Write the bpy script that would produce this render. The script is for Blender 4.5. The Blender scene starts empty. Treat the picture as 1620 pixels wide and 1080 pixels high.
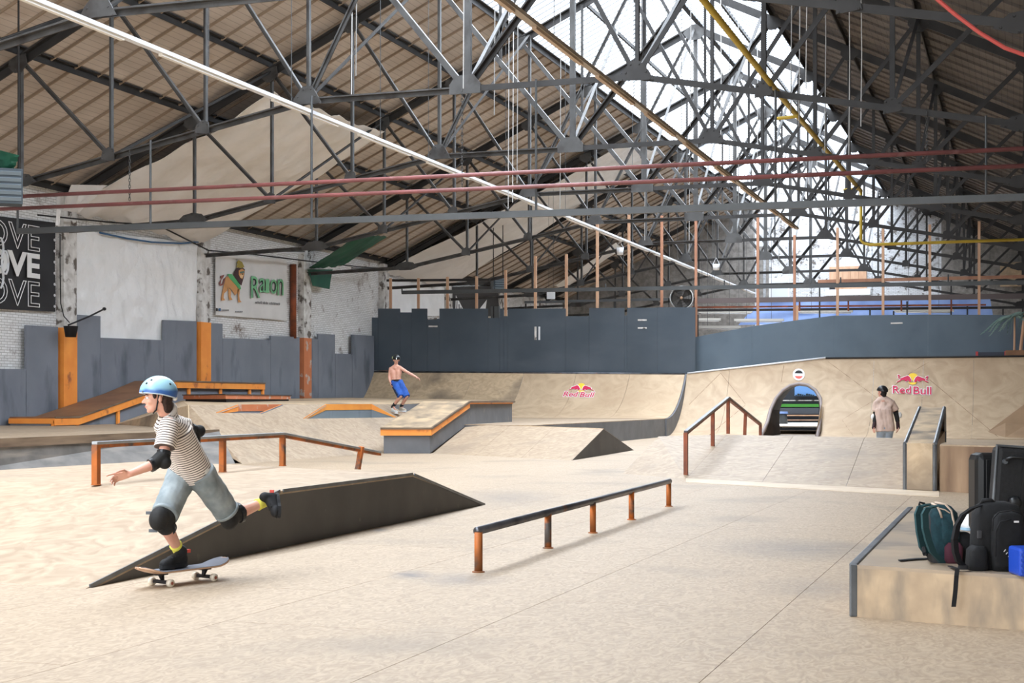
import bpy, bmesh, math, random
from mathutils import Vector, Matrix, Quaternion, noise
import numpy as np
random.seed(7)
SC = bpy.context.scene
COL = SC.collection
# ---------------------------------------------------------------- camera
F = 2350.0; H = 1.30; VX = 810.0; VY = 635.0
YAW = math.atan(803.0 / F)
C_, S_ = math.cos(YAW), math.sin(YAW)
RV = Vector((C_, S_, 0)); DV = Vector((-S_, C_, 0)); UZ = Vector((0, 0, 1))
cam_d = bpy.data.cameras.new('camera'); cam = bpy.data.objects.new('camera', cam_d); COL.objects.link(cam)
cam_d.sensor_width = 36; cam_d.lens = 36 * F / 1620; cam_d.shift_y = 95 / 1620
cam_d.clip_end = 400
cam.location = (0, 0, H); cam.rotation_euler = (math.pi / 2, 0, YAW)
SC.camera = cam
# ---------------------------------------------------------------- sky, daylight, exposure
SC.view_settings.view_transform = 'Standard'; SC.view_settings.look = 'None'
SC.view_settings.gamma = 1; SC.view_settings.use_curve_mapping = False
SC.view_settings.exposure = 0.95
W = bpy.data.worlds.new('overcast_sky'); SC.world = W; W.use_nodes = True
wb = W.node_tree.nodes['Background']; wb.inputs[0].default_value = (0.93, 0.97, 1.0, 1); wb.inputs[1].default_value = 2.3
def daylight(name, loc, sx, sy, power, rot=(0, 0, 0), col=(.96, .98, 1.0)):
    l = bpy.data.lights.new(name, 'AREA'); l.shape = 'RECTANGLE'; l.size = sx; l.size_y = sy
    l.energy = power; l.color = col
    o = bpy.data.objects.new(name, l); COL.objects.link(o); o.location = loc; o.rotation_euler = rot
    return o
daylight('overcast_daylight_over_skylight', (-10.7, 38, 17.5), 11, 110, 21000)
# ---------------------------------------------------------------- projection helpers: photograph pixel -> place in the hall
def PD(px, py, D): return RV * ((px - VX) / F * D) + DV * D + UZ * (H - (py - VY) / F * D)
def PZ(px, py, z): return PD(px, py, F * (H - z) / (py - VY))
def PX(px, py, X):
    k = (px - VX) / F * C_ - S_; return PD(px, py, X / k)
def PY(px, py, Y):
    k = (px - VX) / F * S_ + C_; return PD(px, py, Y / k)
# ---------------------------------------------------------------- materials
def srgb(r, g, b):
    f = lambda v: (v / 255 / 12.92) if v / 255 <= .04045 else ((v / 255 + .055) / 1.055) ** 2.4
    return (f(r), f(g), f(b), 1)
MATS = {}
def M(name, c1, c2=None, scale=4.0, stretch=(1, 1, 1), rough=.7, metal=0.0, bump=0.0, bscale=None, lo=.35, hi=.65,
      detail=4.0, wear=None, wscale=1.0, wlo=.55, whi=.75, rand=0.0, spec=.4, obj=False, distort=0.0, wstretch=(1, 1, 1)):
    m = bpy.data.materials.new(name); m.use_nodes = True; nt = m.node_tree; N = nt.nodes; L = nt.links
    b = N['Principled BSDF']; b.inputs['Roughness'].default_value = rough; b.inputs['Metallic'].default_value = metal
    b.inputs['Specular IOR Level'].default_value = spec
    if obj:
        src = N.new('ShaderNodeTexCoord').outputs['Object']
    else:
        src = N.new('ShaderNodeNewGeometry').outputs['Position']
    mp = N.new('ShaderNodeMapping'); mp.inputs['Scale'].default_value = stretch; L.new(src, mp.inputs[0])
    nz = N.new('ShaderNodeTexNoise'); nz.inputs['Scale'].default_value = scale; nz.inputs['Detail'].default_value = detail
    nz.inputs['Distortion'].default_value = distort
    L.new(mp.outputs[0], nz.inputs['Vector'])
    col = None
    if c2 is not None:
        mr = N.new('ShaderNodeMapRange'); mr.inputs[1].default_value = lo; mr.inputs[2].default_value = hi
        L.new(nz.outputs[0], mr.inputs[0])
        mx = N.new('ShaderNodeMixRGB'); mx.inputs[1].default_value = c1; mx.inputs[2].default_value = c2
        L.new(mr.outputs[0], mx.inputs[0]); col = mx.outputs[0]
    if wear is not None:
        mp2 = N.new('ShaderNodeMapping'); mp2.inputs['Scale'].default_value = wstretch; L.new(src, mp2.inputs[0])
        n2 = N.new('ShaderNodeTexNoise'); n2.inputs['Scale'].default_value = wscale; n2.inputs['Detail'].default_value = 6
        L.new(mp2.outputs[0], n2.inputs['Vector'])
        mr2 = N.new('ShaderNodeMapRange'); mr2.inputs[1].default_value = wlo; mr2.inputs[2].default_value = whi
        L.new(n2.outputs[0], mr2.inputs[0])
        mx2 = N.new('ShaderNodeMixRGB'); mx2.inputs[2].default_value = wear; L.new(mr2.outputs[0], mx2.inputs[0])
        if col is None: mx2.inputs[1].default_value = c1
        else: L.new(col, mx2.inputs[1])
        col = mx2.outputs[0]
    if rand:
        oi = N.new('ShaderNodeObjectInfo'); mr3 = N.new('ShaderNodeMapRange')
        mr3.inputs[3].default_value = 1 - rand; mr3.inputs[4].default_value = 1 + rand; L.new(oi.outputs['Random'], mr3.inputs[0])
        hs = N.new('ShaderNodeHueSaturation'); L.new(mr3.outputs[0], hs.inputs['Value'])
        if col is None: hs.inputs['Color'].default_value = c1
        else: L.new(col, hs.inputs['Color'])
        col = hs.outputs[0]
    if col is None: b.inputs['Base Color'].default_value = c1
    else: L.new(col, b.inputs['Base Color'])
    if bump:
        bp = N.new('ShaderNodeBump'); bp.inputs['Strength'].default_value = bump; bp.inputs['Distance'].default_value = .02
        if bscale:
            n3 = N.new('ShaderNodeTexNoise'); n3.inputs['Scale'].default_value = bscale; n3.inputs['Detail'].default_value = 3
            L.new(mp.outputs[0], n3.inputs['Vector']); L.new(n3.outputs[0], bp.inputs['Height'])
        else: L.new(nz.outputs[0], bp.inputs['Height'])
        L.new(bp.outputs[0], b.inputs['Normal'])
    MATS[name] = m
    return m
def brick_mat(name, c1, c2, mortar, ww=.24, hh=.075, bump=.6, axis='YZ', wear=None, wlo=.5, whi=.62, wsc=1.2):
    m = M(name, c1, rough=.9); nt = m.node_tree; N = nt.nodes; L = nt.links; b = N['Principled BSDF']
    g = N.new('ShaderNodeNewGeometry'); sp = N.new('ShaderNodeSeparateXYZ'); cb = N.new('ShaderNodeCombineXYZ'); L.new(g.outputs['Position'], sp.inputs[0])
    L.new(sp.outputs[1 if axis == 'YZ' else 0], cb.inputs[0]); L.new(sp.outputs[2], cb.inputs[1])
    br = N.new('ShaderNodeTexBrick'); br.inputs['Scale'].default_value = 1; br.inputs['Brick Width'].default_value = ww; br.inputs['Row Height'].default_value = hh
    br.inputs['Mortar Size'].default_value = .008; br.inputs['Color1'].default_value = c1; br.inputs['Color2'].default_value = c2; br.inputs['Mortar'].default_value = mortar
    br.inputs['Mortar Smooth'].default_value = .3
    L.new(cb.outputs[0], br.inputs['Vector']); col = br.outputs[0]
    if wear:
        n2 = N.new('ShaderNodeTexNoise'); n2.inputs['Scale'].default_value = wsc; n2.inputs['Detail'].default_value = 8; n2.inputs['Roughness'].default_value = .75
        L.new(g.outputs['Position'], n2.inputs['Vector'])
        mr = N.new('ShaderNodeMapRange'); mr.inputs[1].default_value = wlo; mr.inputs[2].default_value = whi; L.new(n2.outputs[0], mr.inputs[0])
        mx = N.new('ShaderNodeMixRGB'); mx.inputs[2].default_value = wear; L.new(mr.outputs[0], mx.inputs[0]); L.new(col, mx.inputs[1]); col = mx.outputs[0]
    L.new(col, b.inputs['Base Color'])
    bp = N.new('ShaderNodeBump'); bp.inputs['Strength'].default_value = bump; bp.inputs['Distance'].default_value = .02; bp.invert = True
    L.new(br.outputs['Fac'], bp.inputs['Height']); L.new(bp.outputs[0], b.inputs['Normal'])
    return m
PLYA, PLYB, PLYW = srgb(154, 134, 111), srgb(178, 158, 134), srgb(130, 117, 102)
ply = M('birch_plywood_floor', PLYA, PLYB, 8, (1.5, .7, 1), .55, wear=PLYW, wscale=.5, wlo=.56, whi=.82, rand=.03, bump=.08, detail=10, distort=3.0)
ply_ramp = M('birch_plywood_ramp', srgb(152, 131, 108), srgb(175, 155, 131), 3.5, (1, 1, 1.5), .55, wear=srgb(136, 121, 104), wscale=.5, wlo=.57, whi=.8, detail=8, distort=2, bump=.05, rand=.02)
def smudges(m, spots, col=srgb(104, 100, 98)):           # scuff marks worn into the floor, each at its own place
    nt = m.node_tree; N = nt.nodes; L = nt.links; b = N['Principled BSDF']; g = N.new('ShaderNodeNewGeometry')
    nz = N.new('ShaderNodeTexNoise'); nz.inputs['Scale'].default_value = 3.5; nz.inputs['Detail'].default_value = 8; mpz = N.new('ShaderNodeMapping'); mpz.inputs['Scale'].default_value = (1, 3, 1); mpz.inputs['Rotation'].default_value = (0, 0, -.33)
    L.new(g.outputs['Position'], mpz.inputs[0]); L.new(mpz.outputs[0], nz.inputs['Vector'])
    for (x, y, rx, ry, k) in spots:
        mp = N.new('ShaderNodeMapping'); mp.vector_type = 'TEXTURE'; mp.inputs['Location'].default_value = (x, y, 0); mp.inputs['Rotation'].default_value = (0, 0, YAW); mp.inputs['Scale'].default_value = (rx, ry, 9); L.new(g.outputs['Position'], mp.inputs[0])
        gr = N.new('ShaderNodeTexGradient'); gr.gradient_type = 'SPHERICAL'; L.new(mp.outputs[0], gr.inputs[0])
        mu = N.new('ShaderNodeMath'); mu.operation = 'MULTIPLY'; L.new(gr.outputs['Fac'], mu.inputs[0]); L.new(nz.outputs[0], mu.inputs[1])
        mk = N.new('ShaderNodeMath'); mk.operation = 'MULTIPLY'; mk.use_clamp = True; mk.inputs[1].default_value = k; L.new(mu.outputs[0], mk.inputs[0])
        old = b.inputs['Base Color'].links[0].from_socket; mx = N.new('ShaderNodeMixRGB'); mx.inputs[2].default_value = col; L.new(old, mx.inputs[1]); L.new(mk.outputs[0], mx.inputs[0]); L.new(mx.outputs[0], b.inputs['Base Color'])
def spot(px, py, w, h, k):
    p = PZ(px, py, 0); d = p.dot(DV); return (p.x, p.y, w * d / F, h * d * d / (F * H), k)
smudges(ply, [spot(650, 909, 40, 9, 1.6), spot(730, 916, 90, 14, 1.1), spot(600, 838, 18, 4, 1.5), spot(800, 787, 110, 18, .9), spot(1270, 868, 170, 22, 1.1), spot(1300, 930, 120, 22, .7), spot(560, 805, 90, 9, .8)])
smudges(ply_ramp, [spot(60, 800, 120, 40, .7), spot(250, 800, 120, 30, .5)], srgb(150, 138, 124))
ply_old = M('worn_plywood', srgb(182, 158, 128), srgb(204, 180, 148), 2.5, (1, 1, 1.5), .6, wear=srgb(112, 100, 88), wscale=.6, wlo=.5, whi=.72, detail=8, distort=2, bump=.05)
ply_scuff = M('scuffed_plywood', srgb(150, 132, 110), srgb(196, 170, 136), 2.5, (1, .6, 1), .6, wear=srgb(92, 86, 80), wscale=1.6, wlo=.5, whi=.68, detail=8)
ply_gold = M('golden_plywood', srgb(178, 154, 126), srgb(196, 173, 144), 1.2, (1, 1, 1.2), .55, wear=srgb(172, 146, 118), wscale=.35, wlo=.5, whi=.78, detail=8, distort=2, bump=.04, rand=.05)
ply_brown = M('brown_deck_board', srgb(120, 84, 58), srgb(146, 106, 76), 1.2, rough=.6)
grey_paint = M('slate_grey_paint', srgb(118, 123, 133), srgb(127, 132, 142), .9, rough=.75, wear=srgb(92, 98, 108), wscale=1.4, wlo=.55, whi=.7, wstretch=(1, 1, .35), bump=.15, bscale=3)
grey_guard = M('charcoal_grey_paint', srgb(66, 76, 86), srgb(76, 86, 96), .6, rough=.6, wear=srgb(86, 95, 105), wscale=.5, wlo=.5, whi=.8, wstretch=(.5, 1, 1.5))
grey_guard2 = M('blue_grey_paint', srgb(84, 98, 110), srgb(96, 110, 122), .6, rough=.6, wear=srgb(72, 86, 98), wscale=.6, wlo=.5, whi=.8)
grey_side = M('dark_grey_ramp_paint', srgb(84, 82, 80), srgb(96, 94, 91), 1.5, rough=.7, wear=srgb(120, 116, 110), wscale=7, wlo=.66, whi=.8)
grey_side2 = M('mid_grey_ramp_paint', srgb(104, 106, 110), srgb(116, 118, 122), 1.5, rough=.7, wear=srgb(140, 136, 128), wscale=4, wlo=.62, whi=.8)
grey_scuff = M('scuffed_grey_paint', srgb(104, 101, 98), srgb(124, 120, 116), 3, rough=.7, wear=srgb(148, 140, 130), wscale=2, wlo=.5, whi=.75, wstretch=(.4, .4, 3), detail=8)
brown_edge = M('dark_brown_edge', srgb(92, 76, 62), srgb(128, 108, 88), 2, (.5, .5, 4), .6)
orange = M('orange_paint', srgb(248, 160, 72), srgb(238, 146, 64), 2, rough=.55, wear=srgb(170, 96, 60), wscale=2.5, wlo=.62, whi=.75)
orange_worn = M('worn_orange_paint', srgb(204, 126, 84), srgb(194, 116, 76), 2, rough=.6, wear=srgb(190, 176, 166), wscale=3, wlo=.6, whi=.66)
rust = M('rusty_orange_steel', srgb(196, 108, 44), srgb(120, 78, 46), 3, (1, 1, 1), .6, .2, wear=srgb(84, 78, 74), wscale=5, wlo=.54, whi=.66)
rust_red = M('rust_red_steel', srgb(150, 78, 46), srgb(110, 62, 44), 4, rough=.5, metal=.2)
steel_dark = M('worn_dark_rail_steel', srgb(78, 78, 82), srgb(112, 112, 116), 3, rough=.35, metal=.75, wear=srgb(150, 104, 76), wscale=4, wlo=.62, whi=.75)
steel_edge = M('steel_angle_edge', srgb(116, 120, 124), srgb(92, 96, 100), 4, rough=.4, metal=.6)
steel_light = M('bright_worn_steel', srgb(168, 172, 176), srgb(140, 142, 146), 3, rough=.4, metal=.4)
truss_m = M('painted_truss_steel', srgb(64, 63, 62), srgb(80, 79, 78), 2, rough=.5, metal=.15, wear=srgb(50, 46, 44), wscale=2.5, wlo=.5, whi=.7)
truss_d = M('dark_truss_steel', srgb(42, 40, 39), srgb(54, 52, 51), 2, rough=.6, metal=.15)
beam_m = M('grey_beam_paint', srgb(82, 84, 85), srgb(74, 76, 77), 2, rough=.5, metal=.2)
red_pipe = M('red_oxide_pipe', srgb(138, 84, 82), srgb(118, 74, 72), 1.5, rough=.45, wear=srgb(160, 120, 118), wscale=3, wlo=.6, whi=.8)
yellow_pipe = M('yellow_gas_pipe', srgb(196, 168, 62), srgb(180, 150, 54), 2, rough=.5)
white_metal = M('white_metal', srgb(226, 228, 232), rough=.35)
timber = M('pale_timber', srgb(206, 168, 138), srgb(188, 146, 116), 2, (2, 2, .4), .6)
timber_red = M('reddish_timber', srgb(176, 128, 100), srgb(160, 112, 88), 2, (2, 2, .4), .6)
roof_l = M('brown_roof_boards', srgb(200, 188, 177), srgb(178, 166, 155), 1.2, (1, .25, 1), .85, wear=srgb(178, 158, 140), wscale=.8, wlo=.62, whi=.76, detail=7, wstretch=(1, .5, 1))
roof_r = M('dark_grey_roof_boards', srgb(112, 104, 98), srgb(92, 86, 82), 1.0, (1, .3, 1), .85, wear=srgb(116, 106, 98), wscale=.8, wlo=.6, whi=.8, detail=7)  # right roof slope, boards of a darker grey than the left
def board_lines(m, period, depth, axis=0):
    nt = m.node_tree; N = nt.nodes; L = nt.links; b = N['Principled BSDF']
    g = N.new('ShaderNodeNewGeometry'); sp = N.new('ShaderNodeSeparateXYZ'); L.new(g.outputs['Position'], sp.inputs[0])
    mu = N.new('ShaderNodeMath'); mu.operation = 'DIVIDE'; mu.inputs[1].default_value = period; L.new(sp.outputs[axis], mu.inputs[0])
    fr = N.new('ShaderNodeMath'); fr.operation = 'FRACT'; L.new(mu.outputs[0], fr.inputs[0])
    gt = N.new('ShaderNodeMapRange'); gt.inputs[1].default_value = .0; gt.inputs[2].default_value = .16; gt.inputs[3].default_value = depth; gt.inputs[4].default_value = 1; L.new(fr.outputs[0], gt.inputs[0])
    old = b.inputs['Base Color'].links[0].from_socket
    mx = N.new('ShaderNodeMixRGB'); mx.blend_type = 'MULTIPLY'; mx.inputs[0].default_value = 1; L.new(old, mx.inputs[1]); L.new(gt.outputs[0], mx.inputs[2]); L.new(mx.outputs[0], b.inputs['Base Color'])
board_lines(roof_l, .16, .6); board_lines(roof_r, .16, .6)
brick_white = brick_mat('whitewashed_brick', srgb(236, 236, 236), srgb(222, 221, 220), srgb(176, 174, 170), wear=srgb(120, 104, 94), wlo=.56, whi=.7)
brick_gable = brick_mat('whitewashed_gable_brick', srgb(222, 224, 228), srgb(206, 208, 212), srgb(160, 160, 160), axis='XZ', wear=srgb(110, 104, 100), wlo=.54, whi=.6, wsc=2.2)
rough_grey = M('roughcast_grey', srgb(122, 118, 114), srgb(150, 146, 141), 5, rough=.95, bump=.5, detail=8)
pillar_white = M('flaking_white_plaster', srgb(224, 222, 219), srgb(190, 186, 181), 4, rough=.9, wear=srgb(104, 96, 90), wscale=3, wlo=.55, whi=.62, detail=8)
tarp_white = M('white_tarpaulin', srgb(243, 243, 243), srgb(234, 234, 233), 1.2, rough=.6, bump=.3, bscale=2.2)
cloth_white = M('offwhite_cloth', srgb(238, 234, 230), srgb(228, 224, 219), 1, rough=.85, bump=.3, bscale=1.5)
tarp_green = M('green_tarpaulin', srgb(36, 96, 74), srgb(28, 78, 62), 1.5, rough=.6, bump=.3, bscale=2)
tarp_blue = M('blue_tarpaulin', srgb(140, 164, 214), srgb(120, 146, 200), 1, rough=.5, bump=.3, bscale=2)
for m_ in (tarp_white, cloth_white):
    for n_ in m_.node_tree.nodes:
        if n_.type == 'BUMP': n_.inputs['Strength'].default_value = .9; n_.inputs['Distance'].default_value = .09
black_cloth = M('black_banner_vinyl', srgb(40, 40, 43), srgb(30, 30, 33), 1, rough=.5, bump=.1, bscale=1.5)
black_dull = M('dull_black', srgb(28, 28, 30), srgb(36, 36, 38), 3, rough=.7)
black_plastic = M('black_plastic', srgb(24, 25, 27), rough=.35)
white_print = M('white_print', srgb(236, 236, 236), rough=.6)
def flat(name, r, g, b, rough=.6): return M(name, srgb(r, g, b), rough=rough)
red_print = flat('crimson_print', 206, 44, 84); yellow_print = flat('yellow_print', 248, 208, 64)
def glass_mat():
    m = bpy.data.materials.new('wired_roof_glass'); m.use_nodes = True; N = m.node_tree.nodes; L = m.node_tree.links
    N.remove(N['Principled BSDF']); t = N.new('ShaderNodeBsdfTransparent'); t.inputs[0].default_value = (.93, .96, 1, 1)
    g = N.new('ShaderNodeBsdfTranslucent'); g.inputs[0].default_value = (.85, .9, .95, 1); mx = N.new('ShaderNodeMixShader'); mx.inputs[0].default_value = .12
    L.new(t.outputs[0], mx.inputs[1]); L.new(g.outputs[0], mx.inputs[2]); L.new(mx.outputs[0], N['Material Output'].inputs[0])
    return m
roof_glass = glass_mat()
# ---------------------------------------------------------------- mesh builder
class MB:
    def __init__(s): s.v = []; s.f = []
    def add(s, vs, fs):
        n = len(s.v); s.v += [tuple(v) for v in vs]; s.f += [tuple(i + n for i in f) for f in fs]; return s
    def box(s, c, d, R=None):
        c = Vector(c); hx, hy, hz = d[0] / 2, d[1] / 2, d[2] / 2
        vs = [Vector((x, y, z)) for x in (-hx, hx) for y in (-hy, hy) for z in (-hz, hz)]
        if R is not None: vs = [R @ v for v in vs]
        return s.add([c + v for v in vs], [(0, 1, 3, 2), (4, 6, 7, 5), (0, 4, 5, 1), (2, 3, 7, 6), (0, 2, 6, 4), (1, 5, 7, 3)])
    def frame(s, p, q, up=UZ):
        p, q = Vector(p), Vector(q); d = (q - p).normalized()
        if abs(d.dot(up)) > .98: up = Vector((1, 0, 0))
        x = d.cross(up).normalized(); y = x.cross(d).normalized(); return p, q, d, x, y
    def bar(s, p, q, w, h, up=UZ):
        p, q, d, x, y = s.frame(p, q, up)
        vs = [e + x * (a * w / 2) + y * (b * h / 2) for e in (p, q) for a, b in ((-1, -1), (1, -1), (1, 1), (-1, 1))]
        return s.add(vs, [(3, 2, 1, 0), (4, 5, 6, 7), (0, 1, 5, 4), (1, 2, 6, 5), (2, 3, 7, 6), (3, 0, 4, 7)])
    def angle(s, p, q, w, h, t=.014, up=UZ):           # L section
        p, q, d, x, y = s.frame(p, q, up)
        pr = [(-w / 2, h / 2), (-w / 2, -h / 2), (-w / 2 + t, -h / 2), (-w / 2 + t, h / 2 - t), (w / 2, h / 2 - t), (w / 2, h / 2)]
        vs = [e + x * a + y * b for e in (p, q) for a, b in pr]
        fs = [(0, 1, 2, 3), (0, 3, 4, 5), (9, 8, 7, 6), (11, 10, 9, 6)] + [(i, (i + 1) % 6 + 0, (i + 1) % 6 + 6, i + 6)[::-1] for i in range(6)]
        return s.add(vs, fs)
    def tube(s, pts, r, n=8, cap=True):
        pts = [Vector(p) for p in pts]; m = len(pts); rs = r if isinstance(r, (list, tuple)) else [r] * m
        rings = []; px = None
        for i, p in enumerate(pts):
            d = (pts[min(i + 1, m - 1)] - pts[max(i - 1, 0)]).normalized()
            if px is None:
                u = UZ if abs(d.z) < .95 else Vector((1, 0, 0)); x = d.cross(u).normalized()
            else: x = (px - d * px.dot(d)).normalized()
            px = x; y = d.cross(x)
            rings.append([p + (x * math.cos(2 * math.pi * k / n) + y * math.sin(2 * math.pi * k / n)) * rs[i] for k in range(n)])
        vs = [v for g in rings for v in g]
        fs = [(i * n + k, i * n + (k + 1) % n, (i + 1) * n + (k + 1) % n, (i + 1) * n + k) for i in range(m - 1) for k in range(n)]
        if cap: fs += [tuple(range(n))[::-1], tuple((m - 1) * n + k for k in range(n))]
        return s.add(vs, fs)
    def prism(s, poly, ext):                            # polygon pushed along a vector
        poly = [Vector(p) for p in poly]; e = Vector(ext); n = len(poly)
        return s.add(poly + [p + e for p in poly], [tuple(range(n))[::-1], tuple(range(n, 2 * n))] + [(i, (i + 1) % n, (i + 1) % n + n, i + n) for i in range(n)])
    def lathe(s, prof, axis_p, axis_d=UZ, n=20):        # prof: (radius, height)
        d = Vector(axis_d).normalized(); u = UZ if abs(d.z) < .9 else Vector((1, 0, 0)); x = d.cross(u).normalized(); y = d.cross(x); p = Vector(axis_p)
        vs = [p + d * h + (x * math.cos(2 * math.pi * k / n) + y * math.sin(2 * math.pi * k / n)) * max(r, 1e-4) for r, h in prof for k in range(n)]
        m = len(prof); fs = [(i * n + k, i * n + (k + 1) % n, (i + 1) * n + (k + 1) % n, (i + 1) * n + k) for i in range(m - 1) for k in range(n)]
        return s.add(vs, fs + [tuple(range(n))[::-1], tuple((m - 1) * n + k for k in range(n))])
    def ell(s, c, r, R=None, n=16, m=10):
        c = Vector(c); vs = []; fs = []
        for i in range(m + 1):
            th = math.pi * i / m
            for k in range(n):
                ph = 2 * math.pi * k / n
                v = Vector((r[0] * math.sin(th) * math.cos(ph), r[1] * math.sin(th) * math.sin(ph), r[2] * math.cos(th)))
                vs.append(c + (R @ v if R is not None else v))
        for i in range(m):
            for k in range(n): fs.append((i * n + k, (i + 1) * n + k, (i + 1) * n + (k + 1) % n, i * n + (k + 1) % n))
        return s.add(vs, fs)
    def cap(s, p, q, r1, r2, n=14):                     # closed rounded cone between two joints
        p, q = Vector(p), Vector(q); d = (q - p); L = max(d.length, 1e-5); d = d / L
        u = UZ if abs(d.z) < .9 else Vector((1, 0, 0)); x = d.cross(u).normalized(); y = d.cross(x)
        prof = [(r1 * math.sin(a), -r1 * math.cos(a)) for a in (0, .5, 1.05, 1.57)] + [(r2 * math.cos(a), L + r2 * math.sin(a)) for a in (0, .52, 1.07, 1.57)]
        return s.lathe(prof, p, d, n)
    def grid(s, fn, nu, nv):
        vs = [fn(i / nu, j / nv) for j in range(nv + 1) for i in range(nu + 1)]; w = nu + 1
        return s.add(vs, [(j * w + i, j * w + i + 1, (j + 1) * w + i + 1, (j + 1) * w + i) for j in range(nv) for i in range(nu)])
def wloc(o):
    v = Vector(o.location)
    while o.parent: o = o.parent; v += Vector(o.location)
    return v
def link(name, me, parent=None, loc=(0, 0, 0)):
    o = bpy.data.objects.new(name, me); COL.objects.link(o); o.location = loc
    if parent: o.parent = parent; o.location = Vector(loc) - wloc(parent)
    return o
def obj(name, mb, mat, parent=None, smooth=False, fix=True, bevel=0, solid=0):
    V = np.array([tuple(v) for v in mb.v], dtype=float); c = (V.min(0) + V.max(0)) / 2
    me = bpy.data.meshes.new(name); me.from_pydata([tuple(p) for p in (V - c)], [], mb.f)
    if fix:
        bm = bmesh.new(); bm.from_mesh(me); bmesh.ops.recalc_face_normals(bm, faces=bm.faces); bm.to_mesh(me); bm.free()
    me.materials.append(mat)
    if smooth:
        me.polygons.foreach_set('use_smooth', [True] * len(me.polygons))
    o = link(name, me, parent, c)
    if bevel:
        b = o.modifiers.new('edge', 'BEVEL'); b.width = bevel; b.segments = 2; b.limit_method = 'ANGLE'
    if solid:
        b = o.modifiers.new('thick', 'SOLIDIFY'); b.thickness = solid; b.offset = 0
        if smooth: b = o.modifiers.new('crease', 'EDGE_SPLIT'); b.split_angle = math.radians(50)
    return o
def tag(o, label=None, cat=None, group=None, kind=None):
    if label: o['label'] = label
    if cat: o['category'] = cat
    if group: o['group'] = group
    if kind: o['kind'] = kind
    return o
def thing(name, label, cat, loc=(0, 0, 0), group=None, kind=None):
    o = bpy.data.objects.new(name, None); COL.objects.link(o); o.location = loc; o.empty_display_size = .2
    return tag(o, label, cat, group, kind)
def struct(name, mb, mat, parent=None, **k):
    o = obj(name, mb, mat, parent, **k)
    if parent is None: o['kind'] = 'structure'
    return o
ORD = ['first', 'second', 'third', 'fourth', 'fifth', 'sixth', 'seventh', 'eighth', 'ninth', 'tenth', 'eleventh', 'twelfth', 'thirteenth', 'fourteenth', 'fifteenth', 'sixteenth', 'seventeenth', 'eighteenth', 'nineteenth', 'twentieth', 'twenty-first', 'twenty-second', 'twenty-third', 'twenty-fourth']
def text_mesh(body, size, ext=.002, offset=0.0, outline=0.0, shear=0.0, bold=False):
    cu = bpy.data.curves.new('lettering', 'FONT'); cu.body = body; cu.size = size; cu.align_x = 'LEFT'; cu.shear = shear
    cu.resolution_u = 4
    if outline: cu.fill_mode = 'NONE'; cu.bevel_depth = outline; cu.bevel_resolution = 0
    else: cu.extrude = ext; cu.offset = offset
    o = bpy.data.objects.new('lettering', cu); COL.objects.link(o)
    dg = bpy.context.evaluated_depsgraph_get(); me = bpy.data.meshes.new_from_object(o.evaluated_get(dg))
    V = [v.co.copy() for v in me.vertices]; Fs = [tuple(p.vertices) for p in me.polygons]
    bpy.data.objects.remove(o); bpy.data.curves.remove(cu); bpy.data.meshes.remove(me)
    return V, Fs
def fit_text(body, w, h, **k):                          # verts scaled to fill w x h from the origin
    V, Fs = text_mesh(body, 1.0, **k)
    x0 = min(v.x for v in V); x1 = max(v.x for v in V); y0 = min(v.y for v in V); y1 = max(v.y for v in V)
    return [Vector(((v.x - x0) / (x1 - x0) * w, (v.y - y0) / (y1 - y0) * h, v.z)) for v in V], Fs
# ================================================================ the hall
WL, RX, HW = -26.0, -10.75, 15.25
WR = RX + HW; SKL, SKR = RX - 3.95, RX + 3.95; Y0, Y1 = -12.0, 86.0
def roofz(x): return 7.35 + .48 * (HW - abs(x - RX))
# floor: slab and plywood sheets laid on it
fl = struct('floor', MB().box((-10.75, 37, -.16), (30.5, 98, .3)), ply)
sh = MB().box((0, 0, 0), (1.521, 3.045, .01))
sheet_me = None
for i in range(14):
    for j in range(17):
        x = -16.65 + i * 1.525 + .76; y = 3.2 + j * 3.05 + (1.5 if i % 2 else 0)
        if sheet_me is None:
            o = obj('plywood_sheet', sh, ply, fl); sheet_me = o.data; o.location = Vector((x, y, -.005)) - wloc(fl)
        else: link('plywood_sheet', sheet_me, fl, (x, y, -.005))
# walls
wl = struct('wall_left', MB().box((WL - .15, 37, 3.7), (.3, 98, 7.5)), brick_white)
struct('wall_right', MB().box((WR + .15, 37, 3.7), (.3, 98, 7.5)), rough_grey)
g1, g2 = PY(1194, 400, Y1).x, PY(1490, 400, Y1).x
wb_ = struct('wall_back', MB().prism([(g1, Y1, 0), (g2, Y1, 0), (g2, Y1, roofz(g2)), (RX, Y1, roofz(RX)), (g1, Y1, roofz(g1))], (0, .3, 0)), brick_gable)
for a, b in ((WL, g1), (g2, WR)):
    struct('wall_wing', MB().prism([(a, Y1 - .5, 0), (b, Y1 - .5, 0), (b, Y1 - .5, roofz(b)), (a, Y1 - .5, roofz(a))], (0, .5, 0)), rough_grey, wb_)
# pilasters of the left wall: whitewashed above, orange below
PIL = {36.2: (518, 103), 43.7: (509, 319), 51.2: (534, 480)}
for k, y in enumerate([-1.3, 6.2, 13.7, 21.2, 28.7, 36.2, 43.7, 51.2, 58.7, 66.2, 73.7, 81.2]):
    zo = PX(PIL[y][1], PIL[y][0], WL + .25).z if y in PIL else 3.6
    p = struct('pilaster', MB().box((WL + .125, y, (7.2 + zo) / 2), (.25, .62, 7.2 - zo)), pillar_white, wl)
    struct('painted_base', MB().box((WL + .13, y, zo / 2), (.26, .64, zo)), orange if y != 51.2 else orange_worn, p)
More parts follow.
